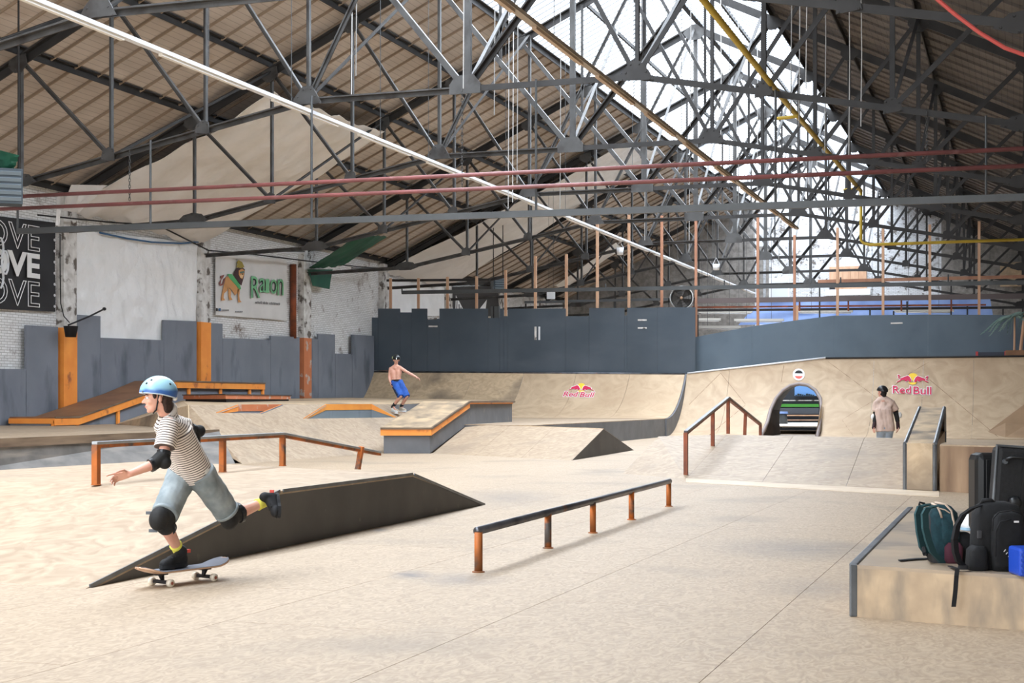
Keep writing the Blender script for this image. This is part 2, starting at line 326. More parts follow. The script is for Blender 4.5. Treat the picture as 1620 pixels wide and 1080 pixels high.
# slate grey boarding fixed to the lower wall, stepped along its top
CL = [(-60, 41, 582, 584), (41.6, 92, 514, 517), (113, 159, 497, 500), (159.4, 259, 534, 538), (259.4, 311, 506, 508), (327, 352, 511, 512), (352.4, 428, 535, 537),
      (428.4, 474, 531, 533), (486, 503, 535, 536), (503.4, 530, 528, 529), (530.4, 557, 559, 560), (557.4, 592, 529, 531)]
for a, b, ya, yb in CL:
    p, q = PX(a, ya, WL + .2), PX(b, yb, WL + .2)
    struct('cladding_board', MB().prism([p, q, (q.x, q.y, .2), (p.x, p.y, .2)], (-.07, 0, 0)), grey_paint, wl)
# ceiling: boards on purlins, thin rafters under the boards
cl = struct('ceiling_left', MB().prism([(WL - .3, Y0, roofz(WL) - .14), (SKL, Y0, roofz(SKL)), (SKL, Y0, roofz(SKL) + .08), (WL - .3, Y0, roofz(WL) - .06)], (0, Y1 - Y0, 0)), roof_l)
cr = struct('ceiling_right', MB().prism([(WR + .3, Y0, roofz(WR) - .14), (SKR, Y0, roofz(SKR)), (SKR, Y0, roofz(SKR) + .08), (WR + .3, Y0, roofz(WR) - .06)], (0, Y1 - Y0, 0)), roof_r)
UN = [15.0, 10.9, 8.5, 6.1, 3.9]
for sgn, c, mm in ((-1, cl, truss_d), (1, cr, truss_d)):
    for u in UN:
        x = RX + sgn * u
        struct('purlin', MB().angle((x, Y0, roofz(x) - .10), (x, Y1, roofz(x) - .10), .14, .2, .03), mm, c)
    bt = MB(); y = 10.0
    while y < Y1:
        a, b = RX + sgn * HW, RX + sgn * 3.95
        bt.bar((a, y, roofz(a) - .03), (b, y, roofz(b) - .03), .05, .06); y += .94
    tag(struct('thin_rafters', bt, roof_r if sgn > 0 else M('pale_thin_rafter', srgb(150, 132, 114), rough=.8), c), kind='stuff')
# glazed ridge: glazing bars and panes, one by one
pane_me = {}; bar_me = {}
for sgn, nm in ((-1, 'window_1'), (1, 'window_2')):
    w = struct(nm, MB().bar((RX + sgn * .05, Y0, roofz(RX) + .06), (RX + sgn * .05, Y1, roofz(RX) + .06), .1, .14), truss_d)
    xa, xb = RX + sgn * 3.95, RX + sgn * .1; zc = lambda x: roofz(x) + .03
    struct('pane', MB().prism([(xa, Y0, zc(xa)), (xb, Y0, zc(xb)), (xb, 13.0, zc(xb)), (xa, 13.0, zc(xa))], (0, 0, .008)), roof_glass, w)
    n = 0; y = 13.0; st = .40
    for xm, zz in ((RX + sgn * 2.0, 0),):
        struct('glazing_purlin', MB().bar((xm, Y0, roofz(xm) - .06), (xm, Y1, roofz(xm) - .06), .07, .12), truss_d, w)
    while y < Y1 - st / 2:
        if n == 0:
            o = struct('pane', MB().prism([(xa, y + .02, zc(xa)), (xb, y + .02, zc(xb)), (xb, y + st - .02, zc(xb)), (xa, y + st - .02, zc(xa))], (0, 0, .008)), roof_glass, w)
            b = struct('glazing_bar', MB().bar((xa, y, zc(xa) - .01), (xb, y, zc(xb) - .01), .04, .03), M('glazing_bar_lead' + nm, srgb(112, 118, 126), rough=.6), w)
            base, bb, y00 = o, b, y
        else:
            link('pane', base.data, w, wloc(base) + Vector((0, y - y00, 0)))
            link('glazing_bar', bb.data, w, wloc(bb) + Vector((0, y - y00, 0)))
        n += 1; y += st
# ---------------------------------------------------------------- roof trusses
TY = [21.0 + 7.55 * k for k in range(9)]
def chordz(u): return 7.7 if u <= 3.6 else (7.7 - (u - 3.6) * (1.4 / 7.3) if u <= 10.9 else 6.3 - (u - 10.9) * .03)
TLAB = ['nearest grey steel roof truss, crossing the top edge of the picture', 'second steel roof truss from the front, above the pair of red pipes', 'third steel roof truss, at the pillar beside the black banner',
        'fourth steel roof truss, at the pillar between white tarpaulin and lion banner', 'fifth steel roof truss, at the worn orange pillar by the green tarpaulin', 'sixth steel roof truss, just behind the long charcoal guard wall',
        'seventh steel roof truss, third from the white gable wall', 'eighth steel roof truss, second from the white gable wall', 'last steel roof truss, closest to the white gable wall']
def truss(k, y):
    t = thing('roof_truss', TLAB[k], 'roof truss', (RX, y, 7.7), 'steel roof trusses across the hall')
    P = lambda s, u, z: Vector((RX + s * u, y, z))
    top = lambda u: roofz(RX - u) - .33
    big = k < 5
    for s in (-1, 1):
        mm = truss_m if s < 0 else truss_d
        obj('rafter', MB().angle(P(s, 15.2, top(15.2)), P(s, 0, top(0)), .16, .22, .04), truss_d, t)
        pts = [15.2, 10.9, 3.6, 0]
        for a, b in zip(pts, pts[1:]):
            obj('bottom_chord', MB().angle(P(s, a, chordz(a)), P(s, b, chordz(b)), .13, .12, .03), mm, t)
        us = [10.9, 8.5, 6.1, 3.6]
        for i, u in enumerate(us):
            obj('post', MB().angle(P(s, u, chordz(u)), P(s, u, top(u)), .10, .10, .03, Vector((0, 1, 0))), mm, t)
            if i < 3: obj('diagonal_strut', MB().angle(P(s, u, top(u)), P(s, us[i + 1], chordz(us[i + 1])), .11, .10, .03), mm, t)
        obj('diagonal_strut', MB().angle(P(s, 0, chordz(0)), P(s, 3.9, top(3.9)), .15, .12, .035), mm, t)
        obj('diagonal_strut', MB().angle(P(s, 3.6, chordz(3.6)), P(s, .15, top(.15) - .1), .09, .09, .03), mm, t)
        obj('diagonal_strut', MB().angle(P(s, 1.9, top(1.9)), P(s, 1.9, chordz(1.9) + 2.2), .07, .07, .02, Vector((0, 1, 0))), mm, t)
        # gusset plates with rivets
        def gus(c, pl):
            g = obj('gusset_plate', MB().prism([c + Vector((s * a, -.09, b)) for a, b in pl], (0, .02, 0)), mm, t)
            if k < 3:
                r = MB()
                for a, b in pl: r.lathe([(.022, 0), (.016, .014)], c + Vector((s * a * .78, -.09, b * .78)), (0, -1, 0), 6)
                tag(obj('rivets', r, mm, g), kind='stuff')
        for u in (8.5, 6.1): gus(P(s, u, chordz(u)), [(-.16, -.1), (.2, -.06), (.16, .12), (0, .22), (-.14, .16)])
        gus(P(s, 3.6, chordz(3.6)), [(-.36, -.07), (.36, -.09), (.26, .1), (.08, .3), (-.14, .3), (-.26, .1)])
        gus(P(s, 10.9, chordz(10.9)), [(-.5, .0), (-.2, -.1), (.25, -.1), (.5, -.02), (.28, .16), (0, .22), (-.28, .18)])
        for u in (10.9, 8.5, 6.1, 3.9): gus(P(s, u, top(u)), [(-.2, .14), (-.24, -.12), (-.08, -.3), (.1, -.3), (.28, -.16), (.24, .0)])
    obj('post', MB().angle(P(1, .03, 7.7), P(1, .03, top(0)), .16, .1, .03, Vector((0, 1, 0))), truss_m, t)
    for nm, c, pl in (('gusset_plate', P(1, 0, 7.7), [(-.34, -.1), (.34, -.1), (.34, .1), (.2, .28), (-.2, .28), (-.34, .1)]), ('gusset_plate', P(1, 0, top(0)), [(-.4, -.16), (-.2, -.42), (.2, -.42), (.4, -.16), (.1, .12), (-.1, .12)])):
        obj(nm, MB().prism([c + Vector((a, -.09, b)) for a, b in pl], (0, .02, 0)), truss_m, t)
    if k < 8:                                           # raking sway braces to the next truss
        for s, u in ((-1, 8.5), (-1, 3.6), (0, 0), (1, 3.6), (1, 8.5)):
            a = P(s, u, chordz(u)); b = P(s, u, top(u)) + Vector((0, 7.55, 0))
            obj('sway_brace', MB().angle(a, b, .08, .08, .02), truss_d if s else truss_m, t)
    return t
for k, y in enumerate(TY): truss(k, y)
# ---------------------------------------------------------------- gable wall fittings
def yrect(name, a, b, c, d, Y, th, mat, parent=None):
    p, q = PY(a, b, Y), PY(c, d, Y)
    return obj(name, MB().box(((p.x + q.x) / 2, Y + th / 2, (p.z + q.z) / 2), (abs(q.x - p.x), th, abs(p.z - q.z))), mat, parent)
w3 = yrect('window_3', 1312, 422, 1371, 459, 85.9, .08, timber); tag(w3, kind='structure')
for k in range(4):
    a = 1321 + k * 12.5; yrect('board', a, 424, a + 12.1, 458, 85.82, .05, timber, w3)
yrect('sill', 1306, 458, 1377, 466, 85.75, .2, white_metal, w3); yrect('dark_opening', 1312, 445, 1321, 458, 85.8, .05, black_dull, w3)
d1 = yrect('door_1', 1216, 440, 1249, 473, 85.9, .08, white_metal); tag(d1, kind='structure')
yrect('door_panel', 1220, 442, 1246, 473, 85.84, .06, M('pale_door', srgb(206, 212, 216)), d1)
for a, b in ((1201, 1207), (1212, 1216)): tag(yrect('trim_%d' % a, a, 390, b, 476, 85.8, .1, rough_grey), kind='structure')
tag(yrect('trim_1', 1582, 415, 1640, 452, 85.2, .1, ply_old), kind='structure')
# ================================================================ ramps, ledges and rails
def v3(x, y, z): return Vector((x, y, z))
def atz(p, z): return Vector((p[0], p[1], z))
def plate(name, pts, mat, parent, th=.02):
    n = (Vector(pts[1]) - Vector(pts[0])).cross(Vector(pts[2]) - Vector(pts[1])).normalized()
    if n.z < 0: n = -n
    return obj(name, MB().prism(pts, -n * th), mat, parent)
def seam_plates(name, a, b, d, c, n, mat, parent, th=.02, gap=.006):   # quad a-b (low), c-d (high) laid with n sheets
    for i in range(n):
        t0, t1 = i / n + gap / 8, (i + 1) / n - gap / 8
        plate(name, [a.lerp(b, t0), a.lerp(b, t1), d.lerp(c, t1), d.lerp(c, t0)], mat, parent, th)
# -- big funbox at the left
A, B_ = PZ(135, 931, 0), PZ(767, 798, 0)
ab = (B_ - A); pl = lambda px, py: None
def on_side(px, py):                                    # point of the vertical side plane A-B seen at a pixel
    k = (px - VX) / F; d = RV * k + DV; n = Vector((-ab.y, ab.x, 0)); D = A.dot(n) / d.dot(n); return PD(px, py, D)
T1, T2 = on_side(443, 776), on_side(653, 750); zt = .5 * (T1.z + T2.z); T1.z = T2.z = zt
L1 = (PZ(0, 761, zt) - T1) * 1.5; L1.z = 0
L2 = (PZ(447, 739, zt) - T2); L2.z = 0; L2 *= L1.length / L2.length
fb = thing('funbox', 'low beige plywood funbox with dark grey triangular side, behind the striped-shirt skater', 'ramp', A)
body = MB(); dz = v3(0, 0, -.03)
pr = [A, T1 + dz, T2 + dz, B_]; lf = [A + L1, T1 + L1 + dz, T2 + L2 + dz, B_ + L2]
obj('side_panel', MB().add(pr + lf, [(0, 1, 2, 3), (7, 6, 5, 4), (0, 4, 5, 1), (1, 5, 6, 2), (2, 6, 7, 3), (3, 7, 4, 0)]), grey_side, fb)
o_ = v3(.015, -.015, 0)
plate('up_ramp', [A + L1, A, T1, T1 + L1], ply_ramp, fb, .03)
plate('flat_top', [T1 + L1, T1, T2, T2 + L2], ply_ramp, fb, .03)
plate('down_ramp', [T2 + L2, T2, B_, B_ + L2], ply_ramp, fb, .03)
nn = v3(S_, -C_, 0) * .012
for a, b in ((A, T1), (T1, T2), (T2, B_)): obj('steel_edge', MB().bar(a.lerp(b, .02) + nn, b + nn, .012, .03), steel_edge, fb)
# -- rails
def rail(name, label, pts, posts, w, bm, pm, square=False, pr=.032, plate_=True):
    t = thing(name, label, 'grind rail', posts[0][1])
    if square:
        for a, b in zip(pts, pts[1:]):
            obj('rail_bar', MB().bar(a + UZ * w * .25, b + UZ * w * .25, w, w * .5), bm, t, bevel=.006); obj('rusty_underside', MB().bar(a - UZ * w * .25, b - UZ * w * .25, w * .96, w * .5), pm, t)
    else: obj('rail_bar', MB().tube(pts, w / 2, 12), bm, t, smooth=True)
    for a, b in posts:
        if square: o = obj('post', MB().bar(b, a, pr * 2, pr * 2), pm, t, bevel=.004)
        else: o = obj('post', MB().tube([b, a], pr, 12), pm, t, smooth=True)
        if plate_: obj('foot_plate', MB().lathe([(pr * 1.5, 0), (pr * 1.5, .008), (pr * 1.1, .012)], b, UZ, 14), rust, o)
    return t
pts = []; posts = []
for px, pb, ptp in ((757, 905, 838), (867, 867, 806), (938, 843, 787), (999, 822, 774), (1058, 801, 759)):
    b = PZ(px, pb, 0); hgt = .325; posts.append((b + UZ * (hgt - .02), b))
pts = [posts[0][0] + UZ * .01 - RV * .01, posts[-1][0] + UZ * .01 + RV * .01]
rail('flat_grind_rail', 'low straight round grind rail with five rusty posts on the open floor', pts, posts, .066, steel_dark, rust)
q = [PZ(152, 767, zt), PZ(334, 745, zt), PZ(447, 737, zt)]; q[1] = q[0].lerp(q[2], .62); hh = .385
e = PD(600, 717, q[2].dot(DV) + 2.6); g = q[2].lerp(e, .78); g = PD(566, 742, q[2].dot(DV) + 2.0)
tp = [p + UZ * hh for p in q]
rail('kinked_grind_rail', 'square kinked rail with orange posts on top of the funbox', [tp[0] - (tp[2] - tp[0]).normalized() * .03, tp[2], e], [(tp[0], q[0]), (tp[1], q[1]), (tp[2], q[2]), (PD(572, 706, q[2].dot(DV) + 2.0), g)], .062, steel_light, rust, True)
# -- left platform and bank up to the upper deck
plat = thing('low_platform', 'low platform with scuffed grey front and dark brown top edge, behind the kinked rail', 'ramp', PZ(0, 747, 0))
fl_, fr_ = PD(-90, 697, 26.3), PD(346, 679, 32.2); bl_, br_ = PZ(-90, 751, 0), PZ(372, 733, 0)
wk1, wk0 = v3(-25.72, 37.5, .66), v3(-25.72, 25, .66)
obj('front_panel', MB().add([bl_, br_, fr_ - UZ * .02, fl_ - UZ * .02, atz(wk0, 0), atz(wk1, 0), wk1 - UZ * .03, wk0 - UZ * .03, v3(-17.2, 28.8, .64), v3(-16.2, 29, 0)],
    [(0, 1, 2, 3), (1, 9, 8, 2), (9, 5, 6, 8), (5, 4, 7, 6), (4, 0, 3, 7), (3, 2, 8, 6, 7), (0, 4, 5, 9, 1)]), grey_scuff, plat)
plate('deck', [fl_, fr_, v3(-17.2, 28.8, .68), wk1, wk0], ply_ramp, plat, .02)
dn = (br_ - bl_).cross(UZ).normalized(); dn = dn if dn.y < 0 else -dn
eb = MB().prism([fl_ + dn * .03, fr_ + dn * .03, fr_ - UZ * .15 + dn * .03, fl_ - UZ * .17 + dn * .03], -dn * .05); obj('edge_board', eb, brown_edge, plat)
K = v3(-17.64, 29.2, 1.22); XB = -15.4
def bankpt(px, py):
    k = (px - VX) / F * C_ - S_; m = 1.22 / (XB - K.x); a = (py - VY) / F
    D = (H - m * XB) / (a - m * k); D = (H - m * XB) / (a - m * k); p = PD(px, py, D); return p
bank = thing('corner_bank', 'wide beige plywood bank with two orange-edged notches, left of the hubba ledge', 'ramp', (XB, 34, 0))
n1 = [bankpt(342, 653), bankpt(370, 638.6), bankpt(440, 638.6), bankpt(412, 653.5)]
n2 = [bankpt(480, 662), bankpt(515, 641.5), bankpt(590, 642.5), bankpt(626, 660)]
for n_ in (n1, n2):
    n_[1].x = n_[2].x = K.x + .06; n_[1].z = n_[2].z = K.z
out = [v3(XB, 27.6, 0), v3(XB, 40.4, 0), v3(K.x, 40.4, K.z), n2[2], n2[3], n2[0], n2[1], n1[2], n1[3], n1[0], n1[1], K]
obj('slope', MB().prism(out, (.02, 0, -.03)), ply_ramp, bank)
plate('slope', [v3(-17.2, 28.5, .66), K, v3(-24.34, 39.9, 1.33), v3(-24.34, 36.4, .66)], ply_old, bank, .02)
plate('slope', [v3(XB, 27.6, 0), K, v3(-17.2, 28.5, .6)], ply_ramp, bank, .02)
obj('end_panel', MB().prism([v3(XB, 40.4, 0), v3(K.x, 40.4, 0), v3(K.x, 40.4, K.z - .03)], (0, .03, 0)), grey_side2, bank)
for nt_, gmat in ((n1, grey_paint), (n2, grey_paint)):
    zb = min(nt_[0].z, nt_[3].z) - .02
    fp = [atz(p, zb) for p in nt_]
    nf = obj('notch_floor', MB().prism(fp, (0, 0, -.02)), ply_ramp if nt_ is n1 else M('green_felt', srgb(128, 150, 122), rough=.9), bank)
    for i, (a, b) in enumerate(((nt_[0], nt_[1]), (nt_[1], nt_[2]), (nt_[2], nt_[3]))):
        cx = sum((p for p in nt_), v3(0, 0, 0)) / 4; d = (b - a).cross(UZ).normalized() * .03
        if d.dot(cx - a) > 0: d = -d
        obj('notch_wall', MB().prism([a, b, atz(b, zb), atz(a, zb)], d), gmat, bank)
        w_ = .15; ee = -d * .3
        a2, b2 = a + ee, b + ee
        obj('orange_trim', MB().prism([a2 + UZ * .012, b2 + UZ * .012, atz(b2, max(zb, b2.z - w_)), atz(a2, max(zb, a2.z - w_))], d * .3), orange if i != 1 or nt_ is n2 else orange_worn, bank)
up = thing('upper_deck', 'raised grey-brown plywood deck along the left wall below the worn orange pillar', 'deck', (-21, 45, 0))
U = [K, v3(K.x, 40.4, 1.22), v3(K.x - .3, 44, 1.26), v3(-19.2, 54.6, 1.36), v3(-25.73, 54.6, 1.46), v3(-24.36, 39.9, 1.33)]
obj('body', MB().add([atz(p, 0) for p in U] + [p - UZ * .02 for p in U], [(0, 1, 2, 3, 4, 5), (6, 7, 8, 9, 10, 11)] + [(i, (i + 1) % 6, (i + 1) % 6 + 6, i + 6) for i in range(6)]), grey_side2, up)
obj('deck', MB().add([p for p in U] + [p - UZ * .02 for p in U], [(0, 1, 2), (0, 2, 3, 5), (3, 4, 5), (8, 7, 6), (11, 9, 8, 6), (11, 10, 9)] + [(i, (i + 1) % 6, (i + 1) % 6 + 6, i + 6) for i in range(6)]), ply_old, up)
# -- mid platform
mp_ = thing('mid_platform', 'plywood platform below the back ramp with a grey right side', 'deck', (-16, 46, 0))
Q = [v3(-14.6, 38.2, .67), v3(-12.3, 37.6, .67), v3(-12.45, 54.1, .67), v3(-19.1, 54.1, .67), v3(-17.5, 40.6, .67)]
obj('side_panel', MB().prism([atz(p, 0) for p in Q], (0, 0, .65)), grey_side2, mp_)
obj('deck', MB().prism([atz(p, .65) for p in Q], (0, 0, .02)), ply_ramp, mp_)
# -- hubba ledge
hb = thing('hubba_ledge', 'grey hubba ledge with orange edge band and scuffed wood top, sloping down to the floor', 'ledge', PZ(680, 717, 0))
R0 = PZ(680, 717, 0); Lw = PZ(607, 717, 0) - R0; R1 = PZ(740, 671, .67); R2 = PZ(810, 667, .67)
d01 = (R1 - R0).normalized(); ht = .61
prof = [R0, R1, R2, R2 + UZ * ht, R1 + UZ * ht, R0 + UZ * ht]
obj('body', MB().prism(prof, Lw), grey_side2, hb)
wn = Lw.normalized(); fw = (R0 - R1); fw.z = 0; fw = fw.normalized()
r0, r1, r2 = R0 + UZ * ht - wn * .06 + fw * .08, R1 + UZ * ht - wn * .06, R2 + UZ * ht - wn * .06 - fw * .1
Lw2 = Lw + wn * .12
for a, b in ((r0, r1), (r1, r2)): obj('top_board', MB().add([a, b, b + Lw2, a + Lw2, a + UZ * .03, b + UZ * .03, b + Lw2 + UZ * .03, a + Lw2 + UZ * .03], [(3, 2, 1, 0), (4, 5, 6, 7), (0, 1, 5, 4), (1, 2, 6, 5), (2, 3, 7, 6), (3, 0, 4, 7)]), ply_scuff, hb)
for a, b, w in ((r0, r1, .035), (r1, r2, .035)): obj('steel_edge', MB().bar(a + UZ * .015, b + UZ * .015, .05, .05), brown_edge, hb)
obj('steel_edge', MB().bar(r0 + UZ * .015, r0 + Lw2 + UZ * .015, .05, .05), brown_edge, hb)
obj('orange_band', MB().prism([r0, r0 + Lw2, r0 + Lw2 - UZ * .16, r0 - UZ * .16], -fw * .03), orange, hb)
obj('orange_band', MB().prism([r0, r1, r1 - UZ * .15, r0 - UZ * .16], wn * .03), orange, hb)
obj('orange_band', MB().prism([r1, r2 - (r2 - r1) * .04, r2 - (r2 - r1) * .04 - UZ * .05, r1 - UZ * .05], wn * .03), orange, hb)
# -- spine
sp_ = thing('spine_ramp', 'long low plywood spine with a grey triangular end, right of the hubba ledge', 'ramp', PZ(905, 728, 0))
S0, S1 = PZ(684, 717, 0), PZ(905, 728, 0); G0, G1 = PZ(741, 671, .67), PD(955, 678, 36.1); E1 = PZ(1003, 712, 0); E0 = G0 + (E1 - G1); E0.z = 0
obj('end_panel', MB().prism([S1, E1, G1 - UZ * .01], (S0 - S1).normalized() * .03), grey_side, sp_)
seam_plates('sheet', S0, S1, G0, G1, 3, ply_ramp, sp_); seam_plates('sheet', E0, E1, G0, G1, 3, ply_ramp, sp_)
obj('ridge_edge', MB().tube([G0.lerp(G1, .01), G1], .012, 6), ply_old, sp_)
# -- back quarter pipe (left) and wallride with archway (right)
YC = 57.5; XM = -12.45
def quarter(zb, zt, x, t, R=None):                      # t 0..1 up the curve; tangent to the deck at the foot
    run = 3.5; h = zt - zb; R = (run * run + h * h) / (2 * h); am = math.asin(min(1, run / R)); a = am * t
    return v3(x, YC - run + R * math.sin(a), zb + R * (1 - math.cos(a)))
def zc_left(x): return 2.56 + (2.38 - 2.56) * (x + 26) / (XM + 26)
def zc_right(x): return 2.38 + .55 * (x - XM) / (-7.0 - XM) if x < -7 else 2.93
bq = thing('back_quarter_pipe', 'wide curved plywood quarter pipe below the long charcoal guard wall', 'ramp', (-19, YC, .67))
nS = 6
for i in range(nS):
    xa, xb = -25.8 + (XM + 25.8) * i / nS, -25.8 + (XM + 25.8) * (i + 1) / nS - .012
    g_ = MB().grid(lambda u, v: quarter(.67, zc_left(xa + (xb - xa) * u), xa + (xb - xa) * u, v), 4, 14)
    o = obj('curved_sheet', g_, ply_gold if i > 2 else ply_old, bq, smooth=True, solid=.02)
pf = [quarter(.67, zc_left(XM), XM, k / 14) for k in range(15)]
obj('side_panel', MB().prism(pf + [v3(XM, YC, 0), v3(XM, YC - 3.5, 0)], (.06, 0, 0)), grey_side2, bq)
obj('coping', MB().tube([v3(-25.8, YC, zc_left(-25.8)), v3(XM, YC, zc_left(XM))], .04, 8), steel_dark, bq, smooth=True)
obj('back_deck', MB().prism([v3(-25.8, YC + .02, 2.44), v3(XM, YC + .02, 2.3), v3(XM, YC + .7, 2.3), v3(-25.8, YC + .7, 2.44)], (0, 0, .04)), ply_old, bq)
wr = thing('wallride', 'tall plywood wallride with an archway through it and a white top edge', 'ramp', (-5, YC, 0))
def qr(x, z):                                           # wallride surface at height z
    zt_ = zc_right(x); run = 3.5; R = (run * run + zt_ * zt_) / (2 * zt_); a = math.acos(max(-1, 1 - z / R)); return v3(x, YC - run + R * math.sin(a), z)
def on_qr(px, py):
    lo, hi = 40.0, 62.0
    for _ in range(50):
        D = (lo + hi) / 2; p = PD(px, py, D); s = qr(p.x, min(max(p.z, 0), zc_right(p.x) - .001))
        if p.y < s.y: lo = D
        else: hi = D
    return PD(px, py, D)
AR = [on_qr(*p) for p in ((1208, 688), (1214, 668), (1219, 648), (1227, 631), (1238, 618), (1250, 610), (1264, 607), (1278, 609), (1290, 617), (1298, 630), (1300, 645), (1298, 662), (1296, 690))]
AR[0].z = AR[-1].z = 0
AR[0].y = AR[-1].y = YC - 3.5
ax0, ax1 = AR[0].x, max(p.x for p in AR)
def arch_z(x):
    P_ = AR[:11]
    for a, b in zip(P_, P_[1:]):
        if a.x <= x <= b.x: return a.z + (b.z - a.z) * (x - a.x) / max(b.x - a.x, 1e-6)
    return 0
def wr_patch(x0, x1, mat, zs=lambda x: 0, nu=3, nv=14):
    return obj('curved_sheet', MB().grid(lambda u, v: qr(x0 + (x1 - x0) * u, zs(x0 + (x1 - x0) * u) + (zc_right(x0 + (x1 - x0) * u) - zs(x0 + (x1 - x0) * u)) * (v ** 1.6 if zs(x0 + .01) == 0 else v)), nu, nv), mat, wr, smooth=True, solid=.02)
wr_patch(XM + .07, -10.7, ply_gold, nu=5); wr_patch(-10.69, ax0, ply_gold, nu=4)
wr_patch(ax0, ax1, ply_gold, arch_z, 24, 10)
xs = [ax1, -5.2, -3.4, -1.6, .2, 2.4, 4.4]
for a, b in zip(xs, xs[1:]): wr_patch(a, b - .01, ply_gold)
obj('arch_rim', MB().tube([p + v3(0, -.01, 0) for p in AR], .07, 8), M('grey_rim', srgb(146, 134, 130), rough=.5), wr, smooth=True)
tn = MB(); n_ = len(AR)
for p in AR: tn.v.append(tuple(p + v3(0, .03, 0)))
for p in AR: tn.v.append((p.x, YC + 1.2, p.z))
tn.f = [(i, i + 1, i + 1 + n_, i + n_) for i in range(n_ - 1)]
obj('tunnel_lining', tn, M('dark_wood_lining', srgb(70, 54, 44), srgb(50, 38, 32), 2, rough=.7), wr, solid=.03)
obj('white_top_edge', MB().tube([v3(XM + .1, YC - .02, zc_right(XM) + .03), v3(-7, YC - .02, 2.97)], .035, 8), white_metal, wr, smooth=True)
obj('coping', MB().tube([v3(-7, YC - .02, 2.96), v3(4.4, YC - .02, 2.96)], .035, 8), black_dull, wr, smooth=True)
obj('top_deck', MB().prism([v3(XM, YC + .02, 2.3), v3(-7, YC + .02, 2.86), v3(4.4, YC + .02, 2.86), v3(4.4, YC + 1.0, 2.86), v3(-7, YC + 1.0, 2.86), v3(XM, YC + 1, 2.3)], (0, 0, .04)), ply_old, wr)
# -- floor bank at the right with A-frame rail and A-frame ledge
seams_ = [[(1310, 572), (1348, 600), (1388, 630), (1332, 664)], [(1332, 664), (1350, 690)], [(1388, 630), (1440, 590), (1470, 572)], [(1470, 600), (1530, 650), (1590, 700)], [(1140, 590), (1180, 640), (1120, 690)], [(1240, 578), (1236, 604)], [(1090, 640), (1140, 590)]]
for sm_ in seams_:
    pts_ = []
    for a, b in zip(sm_, sm_[1:]): pts_ += [(a[0] + (b[0] - a[0]) * k / 6, a[1] + (b[1] - a[1]) * k / 6) for k in range(6)]
    obj('seam', MB().tube([on_qr(*p) - DV * .004 for p in pts_ + [sm_[-1]]], .012, 5), M('seam_brown', srgb(128, 102, 78), rough=.8) if 'seam_brown' not in MATS else MATS['seam_brown'], wr)
dk_ = [(1562, 683), (1590, 661), (1622, 638), (1622, 672), (1622, 700), (1590, 692)]
obj('darker_sheet', MB().prism([on_qr(*p) - DV * .02 for p in dk_], -DV * .004), M('brown_sheet', srgb(168, 138, 108), srgb(154, 126, 98), 1.5, rough=.6), wr)
rb = thing('floor_bank', 'broad plywood bank across the floor in front of the wallride', 'ramp', PZ(1085, 757, 0))
b0, b1, b2 = PZ(985, 749, 0), PZ(1085, 757, 0), PZ(1486, 778, 0); t0, t1, t2 = PZ(1042, 690, .6), PZ(1150, 687.5, .6), PZ(1490, 694, .6)
bk = DV * 2.0; c0, c1, c2 = atz(t0 + bk, 0), atz(t1 + bk, 0), atz(t2 + bk, 0)
dn_ = v3(0, 0, -.03)
obj('core', MB().add([b0, b1, b2, c2, c1, c0, t0 + dn_, t1 + dn_, t2 + dn_], [(0, 5, 4, 3, 2, 1), (0, 1, 7, 6), (1, 2, 8, 7), (2, 3, 8), (3, 4, 7, 8), (4, 5, 6, 7), (5, 0, 6)]), grey_side2, rb)
plate('sheet', [b0, b1, t1, t0], ply_ramp, rb, .02); seam_plates('sheet', b1, b2, t1, t2, 3, ply_ramp, rb)
plate('sheet', [c0, c1, t1, t0], ply_ramp, rb, .02); seam_plates('sheet', c1, c2, t1, t2, 3, ply_ramp, rb)
s1, s2 = PZ(1000, 757, 0), PZ(1486, 786, 0)
obj('threshold_strip', MB().prism([b1 - UZ * .0, b2, s2, PZ(1085, 763, 0)], (0, 0, .008)), M('pale_strip', srgb(212, 194, 170), srgb(200, 180, 156), 2, rough=.6), rb)
p5 = [(PD(1085, 684, 25.5), PZ(1085, 755, 0))]
K1 = PZ(1152, 686, .6); D1 = K1.dot(DV); kt = atz(K1, 1.37)
e1 = PD(1203, 666, D1 + 5.6); e1.z = .72
p5.append((kt, K1))
f0 = p5[0][1]
m1 = f0.lerp(K1, .58); p5.append((p5[0][0].lerp(kt, .58), m1))
m2 = PD(1177, 684, D1 + 2.8); p5.append((kt.lerp(e1, .5), atz(m2, .02))); p5.append((e1, atz(e1, .02)))
rail('a_frame_rail', 'A-shaped rust-red handrail running up and over the floor bank', [p5[0][0], kt, e1], p5, .07, steel_dark, rust_red, True, .035, False)
al = thing('a_frame_ledge', 'tall wooden A-frame ledge with steel-edged sides beside the floor bank', 'ledge', PZ(1432, 775, 0))
q0, q1 = PZ(1432, 775, 0), PZ(1479, 777, 0); wv = q1 - q0
za = [q0, q0 + UZ * .68, PD(1455, 645, 26.6), PD(1462, 680, 31.5), atz(PD(1462, 680, 31.5), 0)]
zl = [q0, q0 + UZ * .66, za[3] - UZ * .02, za[4]]
obj('body', MB().prism(zl, wv), ply_old, al)
obj('side_panel', MB().prism([za[1], za[2] - UZ * .03, za[3]], wv * .06), M('dark_inner_panel', srgb(50, 46, 44), rough=.8), al)
for k in range(6):
    a_, b_ = .08 + .13 * k, .08 + .13 * k + .11
    p_ = lambda t, s: (za[1] + wv * .1).lerp(za[2] + wv * .1 - UZ * .03, t) if s == 0 else (za[3] + wv * .1).lerp(za[2] + wv * .1 - UZ * .03, t)
    if k > 1: obj('slat', MB().prism([p_(a_, 0), p_(a_, 1), p_(b_, 1), p_(b_, 0)], wv * .03), timber_red, al)
